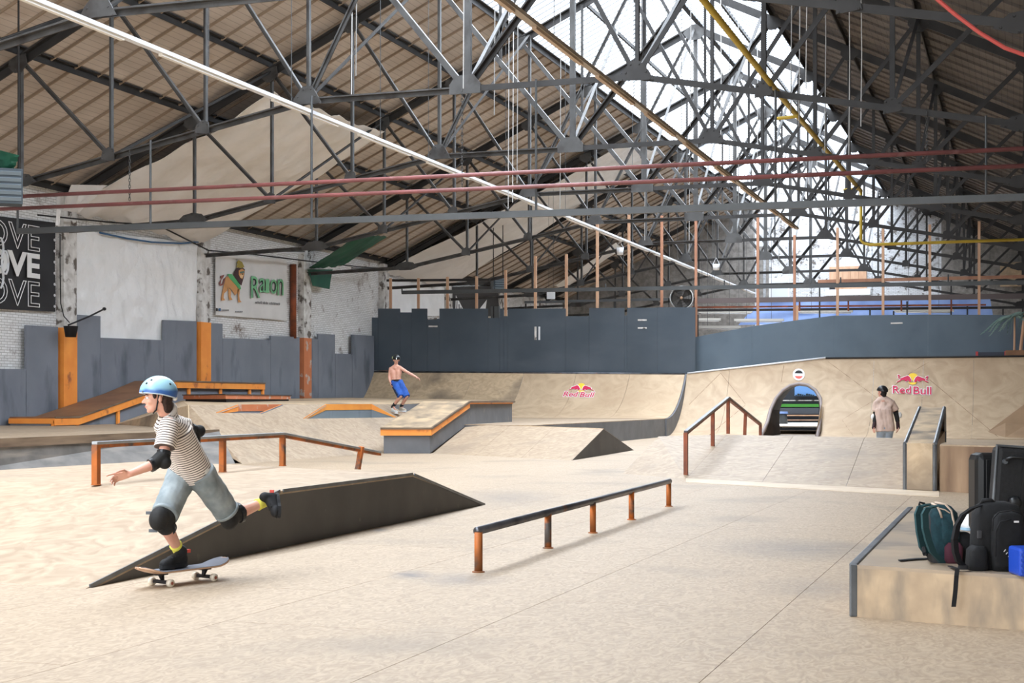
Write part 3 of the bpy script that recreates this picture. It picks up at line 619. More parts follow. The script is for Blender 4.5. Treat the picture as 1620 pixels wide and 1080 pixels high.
for i in (0, 1, 2, 3):
    obj('top_sheet' if i else 'front_sheet', MB().prism([za[i] + wv * .04, za[i + 1] + wv * .04, za[i + 1] + wv * .96, za[i] + wv * .96], (-DV * .015 + UZ * .012)), ply_scuff if i in (1,) else ply_old, al)
for k in (0, 1):
    for i in range(4): obj('steel_edge', MB().tube([za[i] + wv * k, za[i + 1] + wv * k], .034, 8), steel_edge, al)
rp = thing('right_platform', 'waist-low plywood platform behind the black suitcases', 'ledge', PZ(1485, 777, 0))
f1 = PZ(1487, 777, 0); f2 = PZ(1760, 792, 0); bkv = (PD(1514, 700, 29) - f1); bkv.z = 0; bkv = bkv.normalized() * 1.3
obj('front_sheet', MB().prism([f1, f2, f2 + UZ * .66, f1 + UZ * .66], DV * .03), M('shaded_brown_ply', srgb(168, 140, 112), srgb(150, 124, 98), 1.2, rough=.6, wear=srgb(108, 84, 66), wscale=1.1, wlo=.45, whi=.6, wstretch=(1.2, 1.2, .2)), rp)  # brown and upright bands darkened; shade of the concave front put into the colour
obj('top_sheet', MB().prism([f1 + UZ * .66, f2 + UZ * .66, f2 + UZ * .66 + bkv, f1 + UZ * .66 + bkv], (0, 0, .02)), ply_ramp, rp)
obj('side_sheet', MB().prism([f1 + DV * .03, f1 + bkv, f1 + bkv + UZ * .66, f1 + DV * .03 + UZ * .66], RV * .03), ply_ramp, rp)
# -- low box in the right foreground
lb = thing('grind_box', 'low plywood grind box with a steel angle edge, under the backpacks', 'ledge', PZ(1348, 975, 0))
h_ = .313; g0, gr, gf = PZ(1350, 975, 0), PZ(1700, 1004, 0), atz(PZ(1440, 803, h_), 0); gb = gr + (gf - g0)
obj('front_sheet', MB().prism([g0, gr, gr + UZ * (h_ - .02), g0 + UZ * (h_ - .02)], (gf - g0).normalized() * .03), M('grimy_plywood', srgb(186, 162, 132), srgb(164, 142, 116), 5, rough=.6, wear=srgb(118, 108, 96), wscale=2.6, wlo=.44, whi=.72, detail=8, wstretch=(2.5, 2.5, .8)), lb)
obj('left_sheet', MB().prism([g0, gf, gf + UZ * (h_ - .02), g0 + UZ * (h_ - .02)], RV * .03), ply_old, lb)
obj('top_sheet', MB().prism([p + UZ * (h_ - .02) for p in (g0, gr, gb, gf)], (0, 0, .02)), M('grey_scuffed_top', srgb(168, 148, 124), srgb(150, 134, 116), 2, rough=.5, wear=srgb(104, 100, 96), wscale=1.8, wlo=.48, whi=.68, detail=8), lb)
obj('steel_edge', MB().bar(g0 + UZ * (h_ - .005), gf + UZ * (h_ - .005), .05, .03), steel_edge, lb, bevel=.006)
obj('steel_edge', MB().bar(g0 - RV * .0, g0 + UZ * h_, .045, .03, DV), steel_edge, lb, bevel=.006)
# -- ledge along the left wall
we = thing('side_ledge', 'brown-topped ledge along the left wall on an orange frame', 'ledge', PX(85, 680, -24.3))
sl = [PX(85, 662, -24.3), PX(124, 661, -24.3), PX(228, 625, -24.3), PX(276, 608, -24.3), PX(418, 607.5, -24.3)]
sl[0].z = sl[1].z = (sl[0].z + sl[1].z) / 2; sl[3].z = sl[4].z
IN = v3(-1.4, 0, 0)
for a, b in zip(sl, sl[1:]):
    obj('top_board', MB().add([a + v3(.03, 0, 0), b + v3(.03, 0, 0), b + IN, a + IN] + [p + UZ * .04 for p in (a + v3(.03, 0, 0), b + v3(.03, 0, 0), b + IN, a + IN)], [(3, 2, 1, 0), (4, 5, 6, 7), (0, 1, 5, 4), (1, 2, 6, 5), (2, 3, 7, 6), (3, 0, 4, 7)]), ply_brown, we)
    obj('dark_edge', MB().bar(a + v3(.04, 0, .03), b + v3(.04, 0, .03), .03, .04), brown_edge, we)
    obj('orange_beam', MB().prism([a + v3(.035, 0, 0), b + v3(.035, 0, 0), b - UZ * .18 + v3(.035, 0, 0), a - UZ * .18 + v3(.035, 0, 0)], (-.06, 0, 0)), orange, we)
    obj('grey_panel', MB().prism([a - UZ * .12 + v3(-.08, 0, 0), b - UZ * .12 + v3(-.08, 0, 0), v3(b.x - .08, b.y, .3), v3(a.x - .08, a.y, .3)], (-.03, 0, 0)), grey_paint, we)
obj('orange_beam', MB().prism([sl[0], sl[0] + IN, sl[0] + IN - UZ * .14, sl[0] - UZ * .14], (0, -.05, 0)), orange, we)
obj('grey_panel', MB().prism([sl[0] - UZ * .1, sl[0] + IN - UZ * .1, atz(sl[0] + IN, .3), atz(sl[0], .3)], (0, .03, 0)), grey_paint, we)
def on_sl(px):
    for a, b in zip(sl, sl[1:]):
        p = PX(px, 640, -24.3)
        if a.y - .01 <= p.y <= b.y + .01: return a.lerp(b, (p.y - a.y) / (b.y - a.y))
    return sl[-1]
for px in (86, 123, 188, 300, 350, 396, 417):
    p = on_sl(px); obj('orange_post', MB().box((p.x - .03, p.y, (p.z + max(.3, p.z - .75)) / 2), (.06, .12, p.z - max(.3, p.z - .75) - .1)), orange, we)
pad = thing('manual_pad', 'flat dark-topped manual pad with worn orange sides on the upper deck', 'ledge', PD(357, 634, 40))
pp = [atz(PD(290, 630, 44), 1.3), atz(PD(357, 630, 40.5), 1.3), atz(PD(460, 630, 47), 1.3), atz(PD(400, 630, 50), 1.3)]
cen = sum(pp, v3(0, 0, 0)) / 4
obj('side_boards', MB().prism([p + UZ * .07 for p in pp], (0, 0, .11)), orange_worn, pad)
obj('top_board', MB().prism([cen + (p - cen) * 1.02 + UZ * .18 for p in pp], (0, 0, .03)), M('dark_brown_top', srgb(70, 62, 56), rough=.6), pad)
obj('base', MB().prism([cen + (p - cen) * .96 - UZ * .05 for p in pp], (0, 0, .13)), black_dull, pad)
# ================================================================ guard walls, posts and the zone behind
def gpanel(name, parent, pts, Y, mat, th=.03):
    return obj(name, MB().prism([PY(px, py, Y) for px, py in pts], (0, th, 0)), mat, parent)
gw = thing('guard_wall', 'long charcoal plywood guard wall with a notched top edge along the back quarter pipe', 'barrier', (-19, YC + .05, 2.4))
GY = YC + .08
lo = lambda x: 586.0 + (x - 590) * 6.5 / 495
for a, b, y in ((588, 598, 502), (598, 633, 488), (633, 651, 494), (651, 676, 488), (676, 695, 504), (695, 772, 488), (772, 791, 503), (791, 797, 488), (797, 803, 500), (803, 895, 488), (895, 932, 500), (932, 988, 487), (988, 992, 499), (992, 1040, 486.5), (1040, 1100, 486)):
    g = gpanel('panel', gw, [(a + .12, y), (b - .12, y), (b - .12, lo(b)), (a + .12, lo(a))], GY, grey_guard)
for px, py, w, h in ((847, 527, 3, 21), (853, 527, 2.6, 21)): gpanel('vertical_slot', gw, [(px - w / 2, py - h / 2), (px + w / 2, py - h / 2), (px + w / 2, py + h / 2), (px - w / 2, py + h / 2)], GY - .02, white_metal if px > 850 else pillar_white)
for px, py in ((1016, 506), (1016, 518.5), (685, 516), (684, 504)): gpanel('slot_plate', gw, [(px - 7, py - 1.2), (px + 7, py - 1.2), (px + 7, py + 1.2), (px - 7, py + 1.2)], GY - .02, pillar_white)
gb_ = thing('guard_wall', 'blue-grey plywood guard wall above the wallride, its top edge stepping up', 'barrier', (-5, YC + .8, 2.9))
GY2 = YC + .85
for a, b in ((1100, 1190), (1190, 1320), (1320, 1468), (1468, 1640)):
    ty = lambda x: np.interp(x, [1100, 1200, 1320, 1470, 1640], [533, 514, 499, 497.5, 498.5]); by = lambda x: np.interp(x, [1085, 1305, 1640], [592.5, 568, 570])
    gpanel('panel', gb_, [(a + .06, ty(a)), ((a + b) / 2, ty((a + b) / 2)), (b - .06, ty(b)), (b - .06, by(b)), ((a + b) / 2, by((a + b) / 2)), (a + .06, by(a))], GY2, grey_guard2)
gpanel('slot_plate', gb_, [(1409, 510), (1428, 509.6), (1428, 512), (1409, 512.4)], GY2 - .02, pillar_white)
PP = [(618, 440, 490), (662, 440, 490), (708, 438, 490), (754, 437, 490), (800, 427, 505), (847, 405, 490), (896, 402, 505), (945, 345, 490), (995, 340, 490), (1047, 341, 490), (1101, 345, 530), (1199, 338, 517), (1257, 372, 509), (1325, 360, 500), (1397, 358, 499), (1471, 355, 499), (1549, 350, 495)]
for i, (px, a, b) in enumerate(PP):
    p, q = PY(px, a, YC + .2 if px < 1100 else YC + .94), PY(px, b + 12, YC + .2 if px < 1100 else YC + .94); q.z = 2.42 if px < 1100 else max(2.3, min(2.9, 2.34 + .56 * (q.x - XM) / 5.4))
    tag(obj('fence_post', MB().box(((p + q) / 2), (.1, .08, p.z - q.z)), timber if px < 1000 or px > 1300 else timber_red), 'pale timber post rising behind the guard walls, %s from the left' % ORD[i], 'post', 'timber posts behind the guard walls')
def xbeam(name, label, cat, a, b, Y, w, h, mat, round_=False, group=None):
    p, q = PY(a[0], a[1], Y), PY(b[0], b[1], Y)
    m = MB().tube([p, q], w / 2, 10) if round_ else MB().bar(p, q, w, h)
    return tag(obj(name, m, mat, smooth=round_), label, cat, group)
def hangers(parent, pxs, Y, zt_, fn, mat=None, r=.025):
    for px in pxs:
        b = fn(px, Y); t = v3(b.x, b.y, chordz(abs(b.x - RX)) + .05 if zt_ is None else zt_)
        obj('hanger', MB().tube([b, t], r, 6), mat or beam_m, parent)
BY = 28.3
xb_ = xbeam('light_beam', 'long grey steel beam hung across the hall below the red pipes', 'beam', (28, 365.5), (1660, 310.5), BY, .09, .13, beam_m)
hangers(xb_, (28, 238, 493, 848, 1227, 1560), BY, None, lambda px, Y: PY(px, 365 - (px - 30) * .0334, Y))
xbeam('pipe', 'upper of the two red oxide pipes crossing the hall', 'pipe', (-30, 313.5), (1660, 233), BY - .14, .085, 0, red_pipe, True, 'red pipes')
xbeam('pipe', 'lower of the two red oxide pipes crossing the hall', 'pipe', (-30, 332), (1660, 260.5), BY - .14, .085, 0, red_pipe, True, 'red pipes')
x2 = xbeam('light_beam', 'grey beam hung above the guard walls, in front of the timber posts', 'beam', (636, 462.5), (1660, 446), YC - .3, .1, .15, beam_m)
hangers(x2, (636, 779, 958, 1146, 1330, 1500), YC - .3, 6.0, lambda px, Y: PY(px, 462.5 - (px - 636) * .016, Y), None, .03)
xbeam('rail', 'dark handrail in front of the grey-white tarpaulin, behind the posts', 'rail', (612, 443.5), (775, 442.5), YC + .28, .08, .1, truss_d)
RL = []
RL += [xbeam('rail', 'grey pipe rail behind the drum fan, just above the guard wall', 'rail', (830, 478), (1062, 473), YC + 1.6, .09, .1, beam_m)]
RL += [xbeam('rail', 'thick brownish rail above the blue tarpaulin', 'rail', (1095, 476), (1660, 467.5), YC + 3, .12, .2, M('brownish_rail', srgb(104, 92, 90), rough=.6))]
RL += [xbeam('rail', 'thin reddish rail across the blue tarpaulin', 'rail', (1095, 486), (1560, 482), YC + 3.1, .06, .07, rust_red)]
RL += [xbeam('rail', 'dark lower rail across the foot of the blue tarpaulin', 'rail', (1100, 491), (1620, 486), YC + 4, .07, .1, truss_d)]
RL += [xbeam('rail', 'orange timber rail across the boarded gable window', 'rail', (1294, 445), (1640, 437), YC + 5, .1, .13, timber_red)]
for o in RL:                                            # uprights that carry the rails, down to the floor behind the guard walls
    V = [o.matrix_basis @ Vector(c) for c in o.bound_box]; xa, xb = min(v.x for v in V), max(v.x for v in V); zb = min(v.z for v in V); yy = o.location.y
    for t in (.008, .62, .94): obj('upright', MB().box((xa + (xb - xa) * t, yy, zb / 2), (.06, .06, zb)), truss_d, o)
for k, px in enumerate((1265, 1342, 1426, 1505)):
    p, q = PY(px, 471, YC + 3.05), PY(px, 492, YC + 3.05)
    tag(obj('rail_bracket', MB().bar(p, q, .08, .06), rust_red), 'reddish upright under the brownish rail, %s from the left' % ORD[k], 'bracket', 'uprights under the brownish rail')
for k, (a, b, y, Y) in enumerate(((1106, 1190, 493, 64), (1162, 1240, 506, 63), (1102, 1172, 517, 62), (1262, 1349, 492, 64), (1414, 1509, 491, 64), (1101, 1140, 505, 66))):
    p, q = PY(a, y, Y), PY(b, y, Y)
    t = thing('fluorescent_light', 'pale fluorescent batten light hanging behind the guard wall, %s' % ('upper left', 'middle left', 'lowest left', 'below the gable window', 'near the palm', 'small one beside the tall notch')[k], 'light', (p + q) / 2, 'batten lights behind the guard walls')
    obj('housing', MB().bar(p, q, .18, .1), M('batten_housing%d' % k, srgb(196, 192, 184), rough=.5), t)
    for s in (.25, .75):
        m_ = p.lerp(q, s); obj('suspension_rod', MB().tube([m_, v3(m_.x, m_.y, roofz(m_.x) - .1)], .008, 5), beam_m, t)
    for s in (-.05, .05): obj('tube', MB().tube([p + v3(.08, s, -.08), q + v3(-.08, s, -.08)], .02, 8), white_metal, t, smooth=True)
# blue tarpaulin strung behind the guard wall
def sheet(name, c, mat, label, cat, nu=24, nv=16, sag=.2, wr_=.05, group=None, fold=7.0, thick=.012, ext=None):
    P00, P10, P11, P01 = [Vector(p) for p in c]; nrm = (P10 - P00).cross(P01 - P00).normalized(); rnd = random.random() * 9
    def fn(u, v):
        p = P00.lerp(P10, u).lerp(P01.lerp(P11, u), v)
        s_ = 16 * u * (1 - u) * v * (1 - v)
        w = noise.noise(Vector((u * fold, v * fold * .6, rnd))) + .6 * noise.noise(Vector((u * fold * 2 + v * 3, v * 2, rnd + 4)))
        d = (ext(u, v) if ext else 0)
        return p + UZ * (-sag * s_) + nrm * (wr_ * w + d)
    o = obj(name, MB().grid(fn, nu, nv), mat, None, smooth=True, fix=False, solid=thick)
    return tag(o, label, cat, group)
BT = 74
sheet('tarpaulin', [PY(1168, 514, BT), PY(1572, 505, BT), PY(1566, 470, BT), PY(1200, 478, BT)], tarp_blue, 'long blue tarpaulin stretched behind the right guard wall', 'tarpaulin', 40, 6, .1, .12)
bt_ = [o for o in COL.objects if o.name.startswith('tarpaulin')][-1]
for px, py in ((1200, 478), (1380, 474), (1566, 470)):
    p = PY(px, py, BT); obj('tie_cord', MB().tube([p, v3(p.x, p.y, roofz(p.x) - .1)], .008, 4), beam_m, bt_)
# white sheets under the left roof
def roofpt(px, py, Y, dz=-.45): return PY(px, py, Y)
y1, y2 = 36.35, 43.55
T1_, T2_ = PY(431, 150, y1), PY(609, 209, y2)
sheet('cloth_sheet', [v3(-25.85, y1, 6.75), v3(-25.85, y2, 6.55), T2_, T1_], cloth_white, 'large off-white cloth slung under the brown roof above the white tarpaulin', 'cloth', 44, 36, .15, .16, 'cloths slung under the roof', 9)
y3, y4 = 58.7, 66.1
sheet('cloth_sheet', [v3(-25.85, y3, 6.8), v3(-25.85, y4, 6.7), PY(1052, 240, y4), PY(985, 232, y3)], cloth_white, 'long off-white cloth slung under the roof beyond the green tarpaulin', 'cloth', 26, 24, .2, .14, 'cloths slung under the roof', 6)
sheet('cloth_sheet', [PY(877, 452, 74), PY(893, 455, 80.5), PY(985, 392, 80.5), PY(975, 385, 74)], cloth_white, 'grey-white cloth slung far back under the roof near the gable', 'cloth', 14, 12, .1, .1, 'cloths slung under the roof', 6)
sheet('cloth_sheet', [PD(100, 333, 40), PD(126, 336, 39.5), PD(169, 293, 38.5), PD(112, 292, 39.5)], cloth_white, 'small white cloth draped over the eaves above the black banner', 'cloth', 10, 10, .1, .06)
sheet('cloth_strip', [PD(88, 356, 39.2), PD(94, 357, 39.2), PD(96, 332, 39.4), PD(90, 331, 39.4)], cloth_white, 'narrow white cloth strip hanging beside the black banner', 'cloth', 4, 8, 0, .03)
# tarpaulins and banners on the left wall
XW = WL + .09
def wsheet(name, quad, X, mat, label, cat, nu, nv, wr_, fold, group=None):
    c = [PX(px, py, X) for px, py in quad]
    return sheet(name, c, mat, label, cat, nu, nv, 0, wr_, group, fold)
t_ = wsheet('tarpaulin', [(115, 540), (308, 548), (316, 384), (115, 364)], WL + .1, tarp_white, 'big white tarpaulin hung on the left wall between two orange-footed pillars', 'tarpaulin', 80, 60, .055, 14)
rp_ = [PX(a, b, WL + .2) for a, b in ((158, 368), (200, 377), (240, 383), (286, 385), (318, 382))]
obj('blue_hem_rope', MB().tube(rp_, .03, 6), flat('blue_rope', 60, 100, 140), t_)
wsheet('tarpaulin', [(604, 500), (706, 500), (704, 444), (612, 446)], WL + .07, tarp_white, 'grey-white tarpaulin hung in the far corner behind the charcoal guard wall', 'tarpaulin', 24, 14, .05, 5)
bz = thing('banner', 'dark banner with white zebra shapes half hidden behind the guard wall', 'banner', PX(740, 490, WL + .2))
obj('cloth', MB().prism([PX(a, b, WL + .2) for a, b in ((708, 500), (790, 500), (786, 452), (708, 454))], (.02, 0, 0)), M('charcoal_banner', srgb(62, 60, 60), rough=.7), bz)
for pl_ in (((720, 494), (721, 467), (727, 478), (735, 494)), ((759, 488), (770, 474), (768, 488)), ((712, 488), (714, 480), (716, 488))):
    obj('white_shape', MB().prism([PX(a, b, WL + .23) for a, b in pl_], (.01, 0, 0)), white_print, bz)
for k, (a, b) in enumerate((((722.5, 494), (723, 476)), ((726.5, 494), (726, 481)), ((730, 494), (729, 486)))):
    obj('stripe', MB().bar(PX(*a, WL + .25), PX(*b, WL + .25), .03, .03), black_dull, bz)
# black LOVE banner
XB_ = WL + .1
lb_ = thing('banner', 'black vinyl banner with LOVE three times in white, cut by the left edge', 'banner', PX(40, 490, XB_))
cb = [PX(-75, 485, XB_), PX(87, 493, XB_), PX(87, 352, XB_), PX(-75, 334, XB_)]
o = sheet('vinyl', cb, black_cloth, None, None, 20, 14, 0, .02, None, 5); o.parent = lb_; o.location = o.location - lb_.location
for i in range(8):
    p = PX(86, 362 + i * 17.5, XB_ + .03); obj('eyelet', MB().lathe([(.04, 0), (.04, .012)], p, (1, 0, 0), 8), white_metal, lb_)
def on_wall_text(name, body, rect, X, mat, parent, fixed=True, **k):
    # rect: left px, right px, top/bottom y at the right end -> horizontal lettering on the wall plane X
    a, b = PX(rect[0], rect[3], X), PX(rect[1], rect[3], X); t = PX(rect[1], rect[2], X)
    V, Fs = fit_text(body, b.y - a.y, t.z - b.z, **k); zb = b.z
    return obj(name, MB().add([v3(X + v.z, a.y + v.x, zb + v.y) for v in V], Fs), mat, parent)
on_wall_text('lettering', 'LOVE', (-47, 63, 358, 399), XB_ + .05, white_print, lb_, outline=.012)
on_wall_text('lettering', 'LOVE', (-47, 63, 402, 441.5), XB_ + .05, white_print, lb_, ext=.006, offset=.028)
on_wall_text('lettering', 'LOVE', (-47, 63, 446, 487), XB_ + .05, white_print, lb_, outline=.012)
for y, x, r in ((392, 0, 13), (415, 8, 15), (438, 0, 14)):
    c = PX(x, y, XB_ + .08); obj('chain_link', MB().tube([c + v3(0, .14 * math.cos(a_ * .628), .3 * r / 14 * math.sin(a_ * .628)) for a_ in range(11)], .03, 8), white_metal, lb_, smooth=True)
# white lion banner
XL_ = WL + .1
ln = thing('banner', 'white banner with a crowned lion and green Raion lettering on the left wall', 'banner', PX(396, 505, XL_))
o = sheet('vinyl', [PX(341, 498, XL_), PX(453, 506.5, XL_), PX(453.5, 410.5, XL_), PX(340.5, 398.5, XL_)], M('white_vinyl', srgb(226, 224, 222), srgb(214, 212, 210), 1, rough=.5), None, None, 24, 18, 0, .025, None, 4); o.parent = ln; o.location = o.location - ln.location
lp = lambda x, y, d=.05: PX(330 + x / 8.307, 385 + y / 8.307, XL_ + d)
def shape(name, pts, mat, d=.05): return obj(name, MB().prism([lp(x, y, d) for x, y in pts], (.008, 0, 0)), mat, ln)
tan = flat('lion_tan', 206, 150, 96); mane = flat('mane_brown', 70, 44, 46); grn = flat('print_green', 88, 170, 108); dgr = flat('print_dark_green', 22, 58, 50); gold = flat('crown_gold', 160, 142, 66)
shape('tail', [(220, 450), (190, 545), (150, 560), (135, 520), (165, 460), (150, 430), (205, 410), (195, 440), (165, 480), (155, 530), (180, 530), (200, 460)], flat('tail_brown', 140, 84, 76))
shape('body', [(225, 440), (270, 430), (330, 480), (400, 560), (415, 600), (390, 640), (345, 680), (310, 620), (270, 580), (235, 570), (205, 540)], tan)
shape('hind_leg', [(205, 520), (262, 560), (240, 620), (200, 660), (195, 715), (215, 745), (170, 750), (165, 720), (180, 640)], tan)
shape('hind_leg', [(255, 570), (295, 620), (290, 700), (312, 740), (270, 745), (262, 700)], tan)
shape('foreleg', [(375, 600), (412, 600), (400, 690), (408, 740), (430, 770), (390, 775), (384, 700)], tan)
shape('mane', [(340, 370), (370, 320), (440, 310), (475, 340), (465, 430), (430, 550), (390, 520), (345, 450), (332, 410)], mane, .06)
shape('face', [(395, 355), (440, 330), (470, 355), (462, 420), (440, 470), (415, 450), (395, 410)], tan, .07)
shape('muzzle', [(405, 425), (445, 400), (455, 420), (440, 455), (418, 450)], flat('lion_pale', 232, 196, 150), .08)
shape('eye', [(412, 372), (465, 362), (466, 385), (415, 395)], flat('eye_grey', 96, 120, 108), .08); shape('nose', [(430, 398), (455, 395), (446, 412)], black_dull, .09)
shape('crown', [(365, 310), (380, 270), (370, 245), (392, 215), (440, 245), (450, 270), (470, 310), (420, 325)], gold, .08)
shape('cape', [(245, 400), (300, 400), (400, 520), (425, 590), (410, 610), (340, 530), (270, 450)], grn, .06)
for d, mt, of, dp in ((0, dgr, .022, .05), (1, flat('print_mint', 124, 188, 140), -.004, .07)):
    V, Fs = fit_text('R', 118, 285, ext=.003, offset=of); obj('lettering', MB().add([lp(560 + v.x, 715 - v.y, dp + v.z) for v in V], Fs), mt, ln)
    for ch, x, w, yb, h in (('a', 668, 82, 645, 190), ('I', 752, 46, 648, 180), ('o', 812, 88, 662, 190), ('n', 908, 78, 682, 215)):
        V, Fs = fit_text(ch, w, h, ext=.003, offset=of); obj('lettering', MB().add([lp(x + v.x, yb - v.y, dp + v.z) for v in V], Fs), mt, ln)
sm = MB()
for i in range(30):
    if i in (8, 16): continue
    x = 612 + i * 11; h = 24 + 12 * random.random(); sm.prism([lp(x, 790 + i * .7), lp(x + 5, 790 + i * .7), lp(x + 6, 790 - h + i * .7), lp(x + 1, 790 - h + i * .7)], (.006, 0, 0))
for i in range(9): sm.prism([lp(170 + i * 11, 885), lp(176 + i * 11, 885), lp(176 + i * 11, 868), lp(170 + i * 11, 868)], (.006, 0, 0)); sm.prism([lp(350 + i * 11, 905), lp(356 + i * 11, 905), lp(356 + i * 11, 888), lp(350 + i * 11, 888)], (.006, 0, 0))
tag(obj('small_print', sm, flat('print_grey', 96, 96, 98), ln), kind='stuff')
shape('social_badge', [(98, 848), (116, 848), (116, 888), (98, 888)], black_dull); shape('social_badge', [(132, 850), (158, 850), (158, 888), (132, 888)], flat('badge_blue', 50, 90, 130))
# green tarpaulins
sheet('tarpaulin', [PY(487, 424, 51.4), PD(540, 421, 58), PD(612, 374, 57), PD(572, 370, 52.5)], tarp_green, 'green tarpaulin slung under the eaves, above the worn orange pillar', 'tarpaulin', 16, 12, .1, .08)
wsheet('tarpaulin', [(495, 452), (521, 457), (526, 426), (487, 426)], WL + .36, tarp_green, 'small green tarpaulin flap hanging on the whitewashed brick', 'tarpaulin', 8, 8, .02, 4)
sheet('tarpaulin', [PD(-14, 264, 31.6), PD(22, 268, 31.4), PD(31, 246, 31.2), PD(-14, 234, 31.6)], tarp_green, 'teal tarpaulin bundle above the louvred heater, cut by the left edge', 'tarpaulin', 10, 8, .05, .08)
# heaters
def heater(name, label, px, py, D, w, h, d):
    c = PD(px, py, D); t = thing(name, label, 'heater', c); R = Matrix((RV, DV, UZ)).transposed() @ Matrix.Rotation(.35, 3, 'Z')
    mt = M(name + 'case%d' % px, srgb(74, 84, 92), rough=.5)
    obj('case', MB().box(c, (w, d, h), R), mt, t, bevel=.02)
    for i in range(5): obj('louvre', MB().box(c + R @ v3(.04 * w, -d / 2 - .02, h * (-.36 + .18 * i)), (w * .84, .05, h * .1), R @ Matrix.Rotation(.5, 3, 'X')), M('louvre%d%d' % (i, px), srgb(120, 132, 140), rough=.4), t)
    for s in (-1, 1): obj('hanger', MB().bar(c + R @ v3(s * w * .4, 0, h / 2), (c + R @ v3(s * w * .4, 0, 0)).xy.to_3d() + UZ * (roofz(c.x) - .05), .03, .03), truss_d, t)
heater('unit_heater', 'louvred grey unit heater hanging under the teal tarpaulin, cut by the left edge', 4, 296, 31.4, .8, .75, .5)
heater('unit_heater', 'small dark unit heater hanging behind the timber posts', 788, 449, 64, .55, .55, .4)
# bucket lamp on the first orange pillar
bk_ = thing('wall_lamp', 'black bucket-shaped lamp with a bent arm on the orange pillar beside the white tarpaulin', 'lamp', PX(112, 525, WL + .6))
c = PX(112, 533, WL + .6); obj('bucket', MB().lathe([(.15, 0), (.2, .3), (.21, .31), (.18, .31), (.14, .05)], c, UZ, 18), black_dull, bk_, smooth=True)
obj('arm', MB().tube([PX(a, b, WL + .6) for a, b in ((108, 514), (118, 510), (142, 500), (164, 489))], .025, 6), black_dull, bk_)
obj('tip', MB().ell(PX(165, 488.5, WL + .6), (.06, .06, .05), n=8, m=6), black_dull, bk_)
obj('cable', MB().tube([PX(a, b, WL + .35) for a, b in ((95, 370), (95, 420), (96, 480), (101, 500), (110, 510))], .015, 6), black_dull, bk_)
tag(obj('drain_pipe', MB().tube([PX(464, 535, WL + .13), PX(464, 418, WL + .13)], .12, 10), rust_red, smooth=True), 'rusty brown downpipe beside the lion banner', 'pipe')
tag(obj('wall_cable', MB().tube([PX(a, b, WL + .5) for a, b in ((60, 340), (180, 352), (250, 356), (330, 396), (400, 402), (480, 412), (560, 421), (598, 424))], .025, 6), black_dull), 'black cable sagging along the top of the left wall', 'cable')
for k, (a, b, y) in enumerate(((415, 481, 398.5), (557, 616, 425.5))):
    p, q = PX(a, y, WL + .9), PX(b, y + 1, WL + .9); t = thing('fluorescent_light', 'white tube light along the left eaves, %s' % ('above the lion banner' if k == 0 else 'near the back corner'), 'light', (p + q) / 2)
    obj('housing', MB().bar(p + UZ * .04, q + UZ * .04, .07, .05), beam_m, t); obj('tube', MB().tube([p, q], .03, 8), white_metal, t, smooth=True)
# ---------------------------------------------------------------- lengthwise light bars, yellow gas pipe, cables
def lightbar(label, X, z, ya, yb, mat, under, pend):
    t = thing('light_bar', label, 'light', (X, ya, z))
    obj('channel', MB().bar((X, ya, z), (X, yb, z), .13, .07), mat, t)
    n = max(10, int((yb - ya) / 3.9))
    for i in range(n):
        a = ya + (yb - ya) * (i + .08) / n; b = ya + (yb - ya) * (i + .8) / n
        obj('lamp', MB().bar((X, a, z - .06), (X, b, z - .06), .08, .05), under, t)
    for y in pend: obj('suspension_cable', MB().tube([(X, y, z + .03), (X, y, roofz(X) - .1)], .008, 5), beam_m, t)
lightbar('long white light bar running down the hall on the left', -14.2, 7.42, 14, 84, white_metal, M('lamp_cover', srgb(236, 232, 224), rough=.4), (24.2, 27.5, 32, 35, 41, 47, 56, 64, 72))
lightbar('long pale wooden light bar running down the hall under the glazed ridge', -7.45, 7.42, 15, 53, M('bar_beige', srgb(170, 156, 140), rough=.5), M('bar_wood', srgb(196, 172, 148), rough=.6), (24, 29.5, 34, 40, 46))
yp = thing('gas_pipe', 'yellow gas pipe along the trusses, turning down and across at its far end', 'pipe', (-4.5, 30, 7.3))
ye = PY(1362, 302, 45); yd = PY(1362, 380, 45)
obj('long_run', MB().tube([(-4.5, 12, 7.28), (-4.5, 30, 7.38), ye], .055, 10), yellow_pipe, yp, smooth=True)
obj('drop', MB().tube([ye, yd, yd + v3(.08, 0, -.09), yd + v3(.25, 0, -.14), PY(1660, 377.5, 45)], .045, 10), yellow_pipe, yp, smooth=True)
for px, py, Y in ((1262, 184, 30.5), (1359, 298, 44.6)):
    p = PY(px, py, Y); obj('branch', MB().tube([p, p + v3(-.45, 0, -.02)], .035, 8), yellow_pipe, yp)
tag(obj('hose', MB().tube([PD(a, b, 16) for a, b in ((1470, -12), (1510, 22), (1550, 52), (1590, 76), (1640, 94))], .022, 6), flat('red_hose', 196, 84, 78)), 'red hose sagging across the upper right corner', 'hose')
CB = [(782, 60, 182, 33), (804, 0, 330, 36), (811, 0, 320, 36.5), (818, 20, 290, 37), (733, 60, 140, 30), (556, 0, 160, 32), (563, 0, 120, 32.5), (1092, 30, 200, 38), (1140, 40, 260, 42), (1251, 12, 180, 30), (1264, 12, 200, 30.5), (1275, 15, 140, 30.5), (1305, 18, 240, 31), (1343, 45, 250, 33), (1362, 85, 200, 34), (1168, 60, 330, 46), (1198, 90, 300, 48), (1090, 150, 400, 60), (1232, 150, 420, 60), (1292, 200, 400, 62), (1020, 215, 380, 56), (886, 120, 330, 40)]
